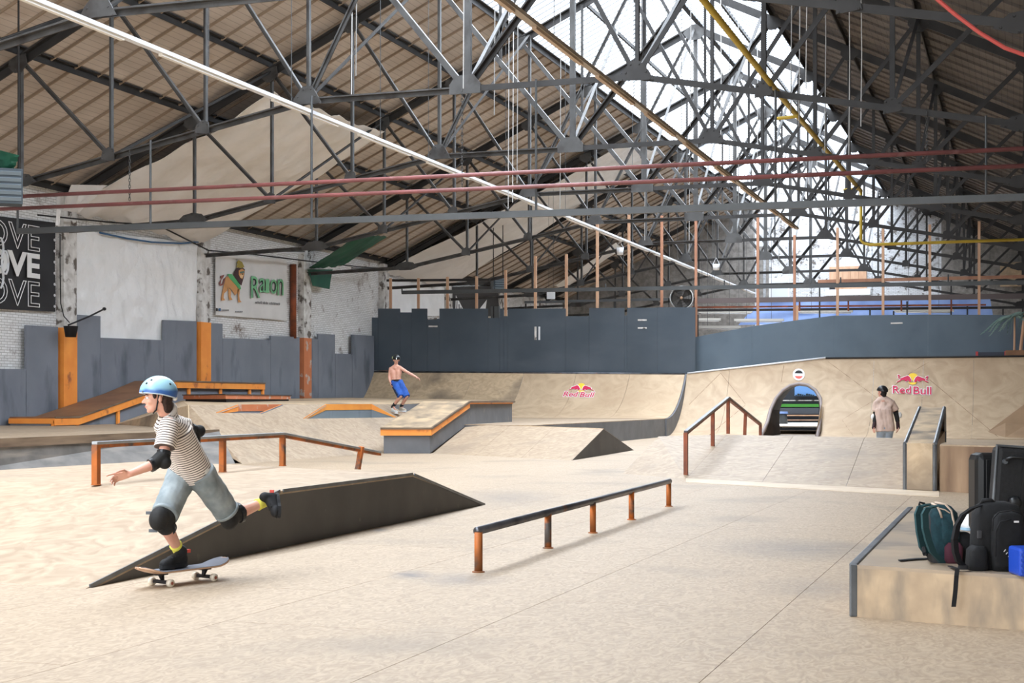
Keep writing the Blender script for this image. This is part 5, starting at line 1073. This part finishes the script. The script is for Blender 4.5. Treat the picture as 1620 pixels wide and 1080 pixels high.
def face_parts(parent, c, R, s, iris):
    P = lambda x, y, z: c + R @ (v3(x, y, z) * s)
    for y in (-1, 1):
        e = obj('eye', MB().ell(P(.072, .03 * y, -.006), (.013 * s, .013 * s, .011 * s), R, 12, 8), M('eye_white', srgb(232, 226, 220), rough=.3) if 'eye_white' not in MATS else MATS['eye_white'], parent, smooth=True)
        obj('iris', MB().ell(P(.0825, .031 * y, -.006), (.004 * s, .006 * s, .006 * s), R, 10, 6), iris, e)
        obj('eyebrow', MB().tube([P(.086, .012 * y, .012), P(.084, .03 * y, .018), P(.068, .05 * y, .012)], [.003 * s, .004 * s, .002 * s], 6), MATS['hair_brown'], parent, smooth=True)
    obj('lips', MB().tube([P(.079, -.02, -.067), P(.0895, 0, -.066), P(.079, .02, -.067)], [.002 * s, .005 * s, .002 * s], 6), M('lips', srgb(186, 104, 100), rough=.5) if 'lips' not in MATS else MATS['lips'], parent, smooth=True)
def add_hand(mb, wrist, d, across, s, curl=.5, point=False, thumb=1):
    # palm and five unequal fingers; d = direction of the hand, across = towards the thumb side, palm normal = d x across
    d = Vector(d).normalized(); a = Vector(across); a = (a - d * a.dot(d)).normalized(); n = d.cross(a) * thumb
    for k in (-1.5, -.5, .5, 1.5): mb.cap(wrist + d * .012 * s + a * (k * .010 * s), wrist + d * .075 * s + a * (k * .019 * s), .014 * s, .011 * s, 10)
    for i, (k, L) in enumerate(((1.5, .066), (.5, .074), (-.5, .069), (-1.5, .054))):
        cu = .15 if (point and i == 0) else curl * (1 + .12 * i)
        b = wrist + d * .074 * s + a * (k * .0195 * s); dir_ = (d + a * (k * .06)).normalized(); ang = 0
        r = .0088 * s
        for j, f in enumerate((.42, .33, .25)):
            ang += cu * (.7 if j == 0 else .9); dd = dir_ * math.cos(ang) + n * math.sin(ang)
            e = b + dd * (L * f * 1.25 * s); mb.cap(b, e, r, r * .93, 8); b = e; r *= .93
    t0 = wrist + d * .022 * s + a * .022 * s; t1 = t0 + (d * .5 + a * .75 + n * .35).normalized() * .036 * s; t2 = t1 + (d * .85 + a * .3 + n * .4).normalized() * .03 * s; t3 = t2 + (d * .95 + n * .35).normalized() * .022 * s
    mb.cap(t0, t1, .013 * s, .0105 * s, 8); mb.cap(t1, t2, .0105 * s, .009 * s, 8); mb.cap(t2, t3, .009 * s, .008 * s, 8)
def shoe(parent, heel, toe, up, s, upper, sole_m, name='shoe', vs=.007):
    f = (toe - heel); L = f.length; R = rot(f, Vector(up).cross(f)); P = lambda x, y, z: heel + R @ v3(x * L, y * s, z * s)
    m = MB(); m.ell(P(.16, 0, .045), (.16 * L, .036 * s, .05 * s), R); m.cap(P(.2, 0, .045), P(.75, 0, .032), .038 * s, .036 * s); m.ell(P(.74, 0, .03), (.26 * L, .044 * s, .036 * s), R); m.cap(P(.2, 0, .06), P(.2, 0, .105), .038 * s, .040 * s); m.cap(P(.3, 0, .07), P(.6, 0, .045), .036 * s, .036 * s)
    o = vox(name, m, vs, upper, parent, 3)
    so = MB(); n = 20; pts = []
    for k in range(n):
        t = 2 * math.pi * k / n; x = .5 + .53 * math.cos(t); w = (.036 + .012 * (x > .5)) * math.sin(t); pts.append(P(x, w, -.004))
    so.prism(pts, R @ v3(0, 0, .024 * s)); obj('sole', so, sole_m, o)
    for x in (.45, .55, .65): obj('lace', MB().tube([P(x, -.03, .078 - .05 * (x - .4)), P(x, 0, .09 - .06 * (x - .4)), P(x, .03, .078 - .05 * (x - .4))], .004 * s, 5), sole_m, o)
    return o
def helmet(parent, c, R, s, mat, edge_m, fr=80, sd=92, bk=112, holes=True):
    def fn(u, v):
        ph = 2 * math.pi * u; cf = math.cos(ph)
        e = sd + ((fr - sd) * cf if cf > 0 else (bk - sd) * -cf); th = math.radians(e) * v
        k = 1 + .02 * math.cos(2 * ph)
        return c + R @ v3(.128 * s * math.sin(th) * math.cos(ph) - .01 * s, .104 * s * math.sin(th) * math.sin(ph), .022 * s + .119 * s * math.cos(th))
    o = obj('helmet', MB().grid(fn, 36, 16), mat, parent, smooth=True, solid=.012 * s)
    obj('helmet_rim', MB().tube([fn(k / 36, 1) for k in range(37)], .007 * s, 6), edge_m, o, smooth=True)
    if holes:
        for u, v in ((.11, .62), (.16, .45), (.84, .45), (.89, .62), (.5, .6), (.36, .6), (.64, .6)):
            p = fn(u, v); nrm = (p - (c + R @ v3(-.01 * s, 0, .03 * s))).normalized(); obj('vent', MB().lathe([(.008 * s, -.01 * s), (.008 * s, .008 * s)], p, nrm, 10), black_dull, o)
    return fn, o
def board(name, label, c, h, z, s=1.0, pitch=0.0, top=None):
    # c: ground point under the middle, h: heading (unit, horizontal)
    t = thing(name, label, 'skateboard', c); h = Vector(h).normalized(); sd = UZ.cross(h)
    h2 = h * math.cos(pitch) + UZ * math.sin(pitch); u = sd.cross(h2) * -1; u = h2.cross(sd)
    if u.z < 0: u = -u
    o_ = Vector(c) + UZ * z
    P = lambda x, y, w: o_ + h2 * x * s + sd * y * s + u * w * s
    def fn(a, b):
        x = -.41 + .82 * a; w = .1 * math.sqrt(max(0, 1 - (max(0, abs(x) - .30) / .1101) ** 2)); lift = max(0, abs(x) - .25) ** 1.3 * .52
        y = (b - .5) * 2; return P(x, y * w, .096 + lift + .008 * y * y)
    obj('deck', MB().grid(fn, 40, 8), M(name + '_deck_wood', srgb(196, 160, 132), rough=.5) if name + '_deck_wood' not in MATS else MATS[name + '_deck_wood'], t, smooth=True, solid=.011)
    obj('grip_tape', MB().grid(lambda a, b: fn(a * .985 + .0075, b * .97 + .015) + u * .0075 * s, 40, 8), top or M('grip_grey', srgb(112, 114, 122), rough=.9), t, smooth=True, solid=.002)
    tm = M('truck_black', srgb(38, 38, 42), rough=.4, metal=.5) if 'truck_black' not in MATS else MATS['truck_black']; wm = M('wheel_cream', srgb(214, 204, 186), rough=.4) if 'wheel_cream' not in MATS else MATS['wheel_cream']
    for x in (-.205, .205):
        k = obj('truck', MB().box(P(x, 0, .085), (.08 * s, .055 * s, .012 * s), rot(h2, sd)).cap(P(x, 0, .08), P(x - .012 * (1 if x > 0 else -1), 0, .045), .022 * s, .014 * s, 10).bar(P(x, -.075, .032), P(x, .075, .032), .022 * s, .024 * s), tm, t)
        for y in (-.095, .095):
            w = obj('wheel', MB().lathe([(.016 * s, -.018 * s), (.027 * s, -.015 * s), (.0285 * s, 0), (.027 * s, .015 * s), (.016 * s, .018 * s)], P(x, y, .0285), sd, 20), wm, t, smooth=True)
            obj('wheel_core', MB().lathe([(.012 * s, -.0195 * s), (.012 * s, .0195 * s)], P(x, y, .0285), sd, 12), M('wheel_core', srgb(150, 84, 66), rough=.4) if 'wheel_core' not in MATS else MATS['wheel_core'], w)
    return t, P
hair = M('hair_brown', srgb(62, 42, 34), srgb(44, 30, 24), 60, rough=.7, obj=True); padm = M('black_pad', srgb(26, 26, 27), srgb(38, 37, 36), 14, rough=.75, bump=.3, obj=True)
# ---------------------------------------------------------------- the skater in the striped shirt
def L3(l, d, z): return RV * l + DV * d + UZ * z
hd = (RV * -.58 + DV * -.815).normalized()
board('skateboard', 'skateboard with grey grip tape rolling on the floor under the striped-shirt skater', L3(-2.352, 10.63, 0), hd, 0)
p1 = thing('person', 'skater in striped polo shirt, denim shorts and blue helmet pushing along on a skateboard', 'person', L3(-2.4, 10.65, 0))
pel = L3(-2.319, 10.75, .79); nk = L3(-2.430, 10.5, 1.222)
hr, hl = L3(-2.387, 10.80, .76), L3(-2.251, 10.70, .76)
kr, ar = L3(-2.462, 10.46, .468), L3(-2.400, 10.72, .215)
kl, al_ = L3(-2.075, 10.95, .455), L3(-1.845, 11.16, .553)
sl_, el, wrl = L3(-2.392, 10.36, 1.148), L3(-2.412, 10.25, .892), L3(-2.600, 10.10, .808)
sr_, er, wrr = L3(-2.472, 10.66, 1.158), L3(-2.303, 10.87, 1.076), L3(-2.36, 10.80, .87)
hc = L3(-2.487, 10.42, 1.334); fh = RV * -.93 + DV * -.36 + UZ * -.05; HR = rot(fh, RV * .36 + DV * -.93 + UZ * .03)
if HR.col[2].z < 0: HR = rot(fh, RV * -.36 + DV * .93)
cs_ = (sl_ + sr_) / 2; sax = (sl_ - sr_).normalized(); hax = (hl - hr).normalized()
ch = pel.lerp(nk, .68)
sk = MB()
add_head(sk, hc, HR, 1.0)
sk.cap(nk + UZ * -.03, hc + HR @ v3(-.025, 0, -.05), .054, .053)
for a in (-1, 1):
    sk.cap(pel + hax * .05 * a, ch + sax * .06 * a, .085, .08); sk.cap(ch + sax * .05 * a, cs_ + sax * .10 * a + UZ * -.01, .078, .045)
for s_, e_, w in ((sl_, el, wrl), (sr_, er, wrr)): sk.cap(s_, e_, .043, .034); sk.cap(e_, w.lerp(e_, .55), .036, .035); sk.cap(w.lerp(e_, .6), w, .035, .0235)
for h_, k_, a in ((hr, kr, ar), (hl, kl, al_)): sk.cap(h_, k_, .075, .052); sk.cap(k_, k_.lerp(a, .35), .05, .049); sk.cap(k_.lerp(a, .3), a, .049, .031)
hdir = (L3(-2.72, 10.05, .782) - wrl)
add_hand(sk, wrl, hdir, UZ * .75 + DV * -.5, 1.0, .42, True, -1)
add_hand(sk, wrr, (wrr - er), RV, .95, .5)
ft = L3(-2.470, 10.53, .13); hl_ = L3(-2.352, 10.735, .13)
sk.cap(ar, ft.lerp(hl_, .4), .032, .03)
body = vox('body', sk, .0052, SK, p1, 3)
face_parts(body, hc, HR, 1.0, M('iris_brown', srgb(60, 44, 36), rough=.2))
P = lambda x, y, z: hc + HR @ v3(x, y, z)
hm = MB(); hm.ell(P(-.05, 0, -.005), (.058, .074, .078), HR); hm.ell(P(-.06, 0, -.065), (.042, .058, .058), HR)
for y in (-1, 1): hm.ell(P(.028, .066 * y, .012), (.016, .01, .03), HR); hm.cap(P(-.04, .06 * y, -.03), P(-.05, .045 * y, -.09), .022, .014)
vox('hair', hm, .006, hair, p1, 2)
def helm_mat():
    m = M('two_tone_blue_helmet', srgb(168, 210, 222), rough=.3, spec=.5); nt = m.node_tree; N = nt.nodes; L = nt.links; b = N['Principled BSDF']
    tc = N.new('ShaderNodeTexCoord'); sp = N.new('ShaderNodeSeparateXYZ'); L.new(tc.outputs['Object'], sp.inputs[0])
    nz = N.new('ShaderNodeTexNoise'); nz.inputs['Scale'].default_value = 9; L.new(tc.outputs['Object'], nz.inputs[0])
    ad = N.new('ShaderNodeMath'); ad.operation = 'MULTIPLY_ADD'; L.new(nz.outputs[0], ad.inputs[0]); ad.inputs[1].default_value = .05; L.new(sp.outputs[2], ad.inputs[2])
    cr_ = N.new('ShaderNodeValToRGB'); e = cr_.color_ramp.elements; e[0].position = 0; e[0].color = srgb(48, 84, 146); e[1].position = 1; e[1].color = srgb(176, 216, 226)
    x = cr_.color_ramp.elements.new(.36); x.color = srgb(58, 100, 164); x = cr_.color_ramp.elements.new(.5); x.color = srgb(140, 186, 208)
    mr = N.new('ShaderNodeMapRange'); mr.inputs[1].default_value = -.06; mr.inputs[2].default_value = .10; L.new(ad.outputs[0], mr.inputs[0]); L.new(mr.outputs[0], cr_.inputs[0]); L.new(cr_.outputs[0], b.inputs['Base Color']); return m
hfn, hob = helmet(p1, hc, HR @ Matrix.Rotation(.06, 3, 'Y'), 1.0, helm_mat(), M('helmet_rim_pale', srgb(190, 204, 214), rough=.4), 80, 93, 114)
obj('helmet_badge', MB().ell(P(.108, .052, .04), (.004, .016, .007), HR, 12, 6), M('badge_grey', srgb(110, 110, 112), rough=.4), hob)
for y in (1, -1): obj('chin_strap', MB().tube([P(.0, .088 * y, .02), P(.012, .08 * y, -.04), P(.02, .058 * y, -.092), P(.035, 0, -.112)], .0055, 6), black_dull, p1)
obj('helmet_dial', MB().ell(P(-.115, .03, -.02), (.018, .02, .016), HR, 10, 8), pillar_white, hob)
# shirt with woven stripes following body and sleeves
def stripe_mat():
    m = M('striped_jersey', srgb(232, 226, 220), rough=.9); nt = m.node_tree; N = nt.nodes; L = nt.links; b = N['Principled BSDF']
    at = N.new('ShaderNodeAttribute'); at.attribute_name = 'stripe'; mu = N.new('ShaderNodeMath'); mu.operation = 'MULTIPLY'; mu.inputs[1].default_value = 1 / .0185; L.new(at.outputs['Fac'], mu.inputs[0])
    fr = N.new('ShaderNodeMath'); fr.operation = 'FRACT'; L.new(mu.outputs[0], fr.inputs[0]); cr_ = N.new('ShaderNodeValToRGB'); cr_.color_ramp.interpolation = 'CONSTANT'
    e = cr_.color_ramp.elements; e[0].position = 0; e[0].color = srgb(92, 80, 76); e[1].position = .36; e[1].color = srgb(232, 222, 212); L.new(fr.outputs[0], cr_.inputs[0]); L.new(cr_.outputs[0], b.inputs['Base Color']); return m
def seg_d(V, a, b):
    a = np.array(a); b = np.array(b); d = b - a; L_ = np.linalg.norm(d); t = np.clip(((V - a) @ d) / (L_ * L_), -.3, 1.3); return np.linalg.norm(V - (a + np.clip(t, 0, 1)[:, None] * d), axis=1), ((V - a) @ d) / L_
def stripe_val(V):
    d0, t0_ = seg_d(V, pel, nk); d1, t1_ = seg_d(V, sl_, el); d2, t2_ = seg_d(V, sr_, er)
    r = t0_.copy(); m1_ = (d1 - .062) < (d0 - .125); r[m1_] = t1_[m1_] + .004; m2_ = ((d2 - .062) < (d0 - .125)) & ((d2) < d1); r[m2_] = t2_[m2_]; return r + 1.0
shb = MB()
hem = pel + (pel - nk).normalized() * .035
for a in (-1, 1):
    cone(shb, hem + hax * .055 * a, ch + sax * .062 * a, .118, .116); shb.cap(ch + sax * .05 * a, cs_ + sax * .11 * a + UZ * -.008, .112, .066)
cone(shb, hem, ch, .125, .122); shb.cap(cs_ + UZ * -.03, nk + UZ * -.01, .098, .066)
for s_, e_, k in ((sl_, el, .66), (sr_, er, .62)): cone(shb, s_ + (s_ - e_) * .05, s_.lerp(e_, k), .066, .074)
vox('polo_shirt', shb, .0065, stripe_mat(), p1, 3, stripe_val, .5, .007)
clr = MB().lathe([(.066, -.014), (.074, .0), (.07, .03), (.062, .034), (.057, 0)], nk + UZ * .008, (hc + HR @ v3(-.02, 0, -.06) - nk), 24)
obj('collar', clr, M('collar_grey_white', srgb(214, 208, 202), rough=.9), p1, smooth=True)
q_ = hem + hax * .09 + (nk - pel) * .09
obj('shirt_label', MB().box(q_ + hax * .082 - fh * .0, (.006, .04, .05), rot(hax, UZ)), M('label_white', srgb(226, 224, 218)), p1, bevel=.004)
dn_m = M('washed_denim', srgb(152, 160, 162), srgb(122, 132, 136), 9, rough=.9, obj=True, bump=.25)
st = MB(); st.cap(pel + hax * -.05, pel + hax * .05, .112, .112); cone(st, hr + UZ * .03, hr.lerp(kr, .88), .112, .094); cone(st, hl + UZ * .03, hl.lerp(kl, .86), .112, .092)
sh_ = vox('denim_shorts', st, .0075, dn_m, p1, 3, None, .5, .009)
for h_, k_ in ((hr, kr), (hl, kl)):
    d = (k_ - h_); r_ = .097; e = h_ + d * .87; obj('hem', MB().lathe([(.092, -.012), (.097, -.01), (.097, .01), (.091, .012)], e, d, 24), dn_m, sh_, smooth=True)
# pads
def knee_pad(k_, h_, a, fwd, tabs):
    m = MB(); up = (h_ - k_).normalized(); dn = (a - k_).normalized()
    m.cap(k_ + up * .05, k_ + dn * .07, .079, .068); m.ell(k_ + fwd * .03, (.074, .07, .088), rot(fwd, fwd.cross(UZ) if abs(fwd.z) < .9 else RV)); o = vox('knee_pad', m, .007, padm, p1, 3)
    for d_ in (up * .06, dn * .075): obj('strap', MB().lathe([(.076, -.014), (.077, .014)], k_ + d_, (h_ - k_) if d_.dot(up) > 0 else (a - k_), 20), black_plastic, o)
    for d_ in tabs: obj('strap_tab', MB().bar(k_ + d_, k_ + d_ - RV * .06, .012, .022), M('tab_grey', srgb(96, 100, 106)) if 'tab_grey' not in MATS else MATS['tab_grey'], o)
knee_pad(kr, hr, ar, (hd + UZ * .35).normalized(), [L3(-.05, -.02, .05), L3(-.03, -.02, -.075)])
knee_pad(kl, hl, al_, (hd * .35 - UZ * .9).normalized(), [])
for e_, s_, w in ((el, sl_, wrl), (er, sr_, wrr)):
    m = MB(); m.cap(e_.lerp(s_, .14), e_.lerp(w, .28), .05, .046); bk_ = ((e_ - s_).normalized() + (e_ - w).normalized()).normalized(); m.ell(e_ + bk_ * .02, (.046, .05, .046)); o = vox('elbow_pad', m, .0065, padm, p1, 3)
    for t in (.2,): obj('strap', MB().lathe([(.049, -.012), (.05, .012)], e_.lerp(s_, t), s_ - e_, 18), black_plastic, o); obj('strap', MB().lathe([(.047, -.012), (.048, .012)], e_.lerp(w, .33), w - e_, 18), black_plastic, o)
yel = M('yellow_sock', srgb(222, 214, 92), rough=.9); shm = M('black_shoe', srgb(20, 20, 22), srgb(30, 30, 32), 20, rough=.75, obj=True)
for a, k_ in ((ar, kr), (al_, kl)): obj('sock', MB().lathe([(.041, -.05), (.04, .0), (.042, .06), (.046, .085)], a, k_ - a, 18), yel, p1, smooth=True)
s1_ = shoe(p1, hl_ + UZ * -.012, ft + (ft - hl_) * .12 + UZ * -.012, UZ, 1.05, shm, M('shoe_sole_black', srgb(34, 34, 36)))
obj('pull_tab', MB().box(hl_ + UZ * .09 - hd * .015, (.03, .02, .025), rot(hd, RV)), flat('coral_tab', 226, 88, 76), s1_)
hB, tB = al_ + (al_ - kl).normalized() * .03 + UZ * .045 + RV * .03, al_ + UZ * -.115 + RV * .085 + DV * -.10
upv = (kl - al_).normalized()
s2_ = shoe(p1, hB + RV * .03, tB + RV * .03, upv, 1.0, shm, MATS['shoe_sole_black'])
obj('pull_tab', MB().box(hB + RV * -.008 + UZ * .0 - DV * .03, (.03, .03, .06), rot(RV, DV)), MATS['coral_tab'], s2_)
# ---------------------------------------------------------------- generic smaller figure
def figure(name_label, loc, J, s, vs, fwd, headfwd, bare=True):
    t = thing('person', name_label, 'person', loc); m = MB()
    hR = rot(headfwd, UZ.cross(headfwd)); add_head(m, J['head'], hR, s); m.cap(J['neck'], J['head'] + hR @ v3(-.015, 0, -.06) * s, .052 * s, .05 * s)
    sa = (J['sl'] - J['sr']).normalized(); ha = (J['hl'] - J['hr']).normalized(); pe = (J['hl'] + J['hr']) / 2; chs = pe.lerp(J['neck'], .66)
    for a in (-1, 1):
        m.cap(pe + ha * .06 * a * s, pe.lerp(chs, .5) + sa * .052 * a * s, .09 * s, .078 * s); m.cap(pe.lerp(chs, .5) + sa * .05 * a * s, chs + sa * .075 * a * s, .08 * s, .092 * s); m.cap(chs + sa * .06 * a * s, (J['sl'] if a > 0 else J['sr']), .08 * s, .052 * s)
    m.cap(J['neck'] - UZ * .05 * s, J['neck'] + UZ * .02 * s, .08 * s, .056 * s)
    for q in 'lr': m.cap(J['neck'] + UZ * .012 * s, J['neck'].lerp(J['s' + q], .75), .056 * s, .05 * s)
    for q in 'lr':
        S, E, Wr = J['s' + q], J['e' + q], J['w' + q]; m.cap(S, E, .05 * s, .039 * s); m.cap(E, E.lerp(Wr, .45), .041 * s, .039 * s); m.cap(E.lerp(Wr, .4), Wr, .039 * s, .027 * s)
        add_hand(m, Wr, J.get('hd' + q, Wr - E), J.get('ha' + q, fwd), s * 1.12, .35, False, 1 if q == 'l' else -1)
        Hh, K_, A_ = J['h' + q], J['k' + q], J['a' + q]; m.cap(Hh, K_, .085 * s, .058 * s); m.cap(K_, K_.lerp(A_, .35), .056 * s, .055 * s); m.cap(K_.lerp(A_, .3), A_, .055 * s, .036 * s); m.cap(A_, J['t' + q].lerp(A_, .5), .034 * s, .02 * s)
    b = vox('body', m, vs, SK, t, 3); face_parts(b, J['head'], hR, s, MATS['iris_brown'])
    return t, hR, pe, chs, sa, ha
def b2(x, y, d=0): return PD(570 + x / 9, 550 + y / 9, 43.1 + d)
J = dict(head=b2(512, 172), neck=b2(505, 262, .02), sl=b2(565, 282, -.03), sr=b2(432, 300, .03), el=b2(690, 360, -.12), wl=b2(790, 412, -.18), er=b2(412, 405, .02), wr=b2(425, 490, -.1), hl=b2(548, 505), hr=b2(482, 510),
         kl=b2(660, 690, -.22), al=b2(582, 835, .05), kr=b2(572, 690, -.28), ar=b2(468, 830, -.1), tl=b2(650, 905, -.12), tr=b2(530, 935, -.28))
p2, hR2, pe2, ch2, sa2, ha2 = figure('shirtless skater in blue shorts and black helmet, arms out, crossing the bank', b2(520, 930), J, 1.06, .0095, -DV, (-DV + RV * .12 - UZ * .12).normalized())
helmet(p2, J['head'], hR2, 1.08, M('glossy_black_helmet', srgb(30, 34, 36), rough=.3), black_plastic, 78, 92, 108, False)
obj('goggle_strip', MB().tube([J['head'] + hR2 @ v3(.07, -.075, .03), J['head'] + hR2 @ v3(.115, 0, .035), J['head'] + hR2 @ v3(.07, .075, .03)], .02, 8), black_plastic, p2, smooth=True); obj('white_mark', MB().box(J['head'] + hR2 @ v3(.136, .0, .045), (.006, .025, .05), hR2), white_print, p2)
obj('helmet_sticker', MB().ell(J['head'] + hR2 @ v3(.05, -.118, .07), (.05, .01, .04), hR2, 10, 6), M('pale_sticker', srgb(200, 204, 150)), p2)
bs = M('royal_blue_shorts', srgb(44, 92, 176), srgb(36, 78, 156), 8, rough=.8, obj=True)
m = MB(); m.cap(J['hr'], J['hl'], .12, .12); cone(m, J['hl'] + UZ * .04, J['hl'].lerp(J['kl'], 1.04), .125, .1); cone(m, J['hr'] + UZ * .04, J['hr'].lerp(J['kr'], 1.04), .125, .1); so_ = vox('blue_shorts', m, .012, bs, p2, 3, None, .5, .012)
obj('waistband', MB().lathe([(.14, 0), (.142, .05)], pe2 + UZ * .06, ch2 - pe2, 24), black_dull, so_)
m = MB(); cone(m, J['hr'] + ha2 * -.055 - DV * .06, J['hr'].lerp(J['kr'], .95) - DV * .05 - ha2 * .05, .05, .05); vox('dark_side_panel', m, .012, M('navy_panel', srgb(26, 40, 66), rough=.8), so_, 2)
for q in 'lr':
    obj('sock', MB().lathe([(.044, -.06), (.046, .0), (.052, .11)], J['a' + q], J['k' + q] - J['a' + q], 16), black_dull, p2, smooth=True)
    a_, t_2 = J['a' + q], J['t' + q]; hz_ = a_ + (a_ - t_2) * .35; hz_.z = t_2.z; shoe(p2, hz_, t_2, UZ, 1.3, M('pale_grey_shoe_' + q, srgb(206, 208, 204) if q == 'r' else srgb(190, 180, 160)), white_print, 'shoe', .01)
bc = b2(525, 935, -.15); bc2 = (J['tl'] + J['tr']) / 2
board('skateboard', 'skateboard under the shirtless skater with blue shorts', v3(bc2.x, bc2.y, bc2.z - .11) - RV * .05, (RV * .93 - DV * .25), 0, 1.0, 0, M('grip_dark', srgb(96, 96, 104), rough=.9))
def b3(x, y, d=0): return PD(1360 + x / 10.8, 600 + y / 10.8, 33.4 + d)
J = dict(head=b3(382, 215), neck=b3(398, 330), sl=b3(300, 385, .05), sr=b3(535, 390, -.02), el=b3(272, 640, .08), wl=b3(246, 790, -.04), er=b3(640, 610, .08), wr=b3(655, 790, -.04), hl=b3(375, 830), hr=b3(500, 830))
for q, dx in (('l', -.0), ('r', .0)):
    J['k' + q] = atz(J['h' + q] + DV * .1, .42) ; J['a' + q] = atz(J['h' + q] + DV * (-.02 if q == 'l' else .12), .09); J['t' + q] = atz(J['a' + q] + DV * .17 - RV * .05, .03)
p3, hR3, pe3, ch3, sa3, ha3 = figure('person in a dusty pink T-shirt with elbow pads, back turned, beside the wallride', atz(b3(440, 850), 0), J, 1.0, .009, DV, (DV * .7 - RV * .75).normalized())
helmet(p3, J['head'] + UZ * .005, hR3, .98, M('black_helmet_vented', srgb(28, 26, 28), rough=.35), black_plastic, 82, 90, 104)
m = MB(); m.ell(J['head'] + hR3 @ v3(-.035, 0, -.02), (.075, .082, .085), hR3); m.ell(J['head'] + hR3 @ v3(-.05, 0, -.07), (.05, .06, .06), hR3); vox('hair', m, .009, M('hair_black', srgb(30, 26, 26), rough=.7), p3, 2)
pk = M('dusty_pink_jersey', srgb(218, 192, 178), srgb(204, 178, 166), 5, rough=.9, obj=True, bump=.2)
m = MB()
for a in (-1, 1): cone(m, pe3 - UZ * .07 + ha3 * .075 * a, ch3 + sa3 * .085 * a, .135, .115); m.cap(ch3 + sa3 * .07 * a, J['sl' if a > 0 else 'sr'] - UZ * .01, .105, .068)
cone(m, pe3 - UZ * .07, ch3, .13, .12); m.cap(ch3, J['neck'] - UZ * .01, .10, .07)
for q in 'lr': m.cap(J['neck'] + UZ * .005, J['s' + q].lerp(J['neck'], .15), .076, .078)
for q in 'lr': cone(m, J['s' + q] + UZ * .02, J['s' + q].lerp(J['e' + q], .6), .072, .09)
vox('t_shirt', m, .012, pk, p3, 3, None, .5, .014)
m = MB(); m.cap(J['hl'], J['hr'], .125, .125)
for q in 'lr': cone(m, J['h' + q], J['k' + q], .12, .09); cone(m, J['k' + q] + UZ * .02, J['a' + q], .09, .075)
vox('jeans', m, .012, M('pale_jeans', srgb(170, 182, 196), srgb(150, 164, 180), 8, rough=.9, obj=True), p3, 3)
for q in 'lr':
    E, S_2, Wr = J['e' + q], J['s' + q], J['w' + q]; out_ = (E - ch3); out_.z = 0; out_ = (out_.normalized() - DV * .6).normalized()
    m = MB(); m.cap(E.lerp(S_2, .25), E.lerp(Wr, .55), .058, .05); o = vox('elbow_pad', m, .01, padm, p3, 2); obj('white_cap', MB().ell(E + out_ * .055, (.052, .052, .07), None, 14, 10), white_print, o, smooth=True)
    for k_ in (.28,): obj('strap', MB().lathe([(.066, -.02), (.068, .02)], E.lerp(S_2, k_), S_2 - E, 16), black_plastic, o)
    m = MB(); m.cap(Wr.lerp(E, .3), Wr + (Wr - E).normalized() * .05, .042, .044); vox('wrist_guard', m, .01, M('dark_maroon_guard_' + q, srgb(52, 30, 34), rough=.8), p3, 2)
    shoe(p3, atz(J['a' + q] - (J['t' + q] - J['a' + q]) * .4, .02), J['t' + q], UZ, 1.1, black_dull, white_print, 'shoe', .01)
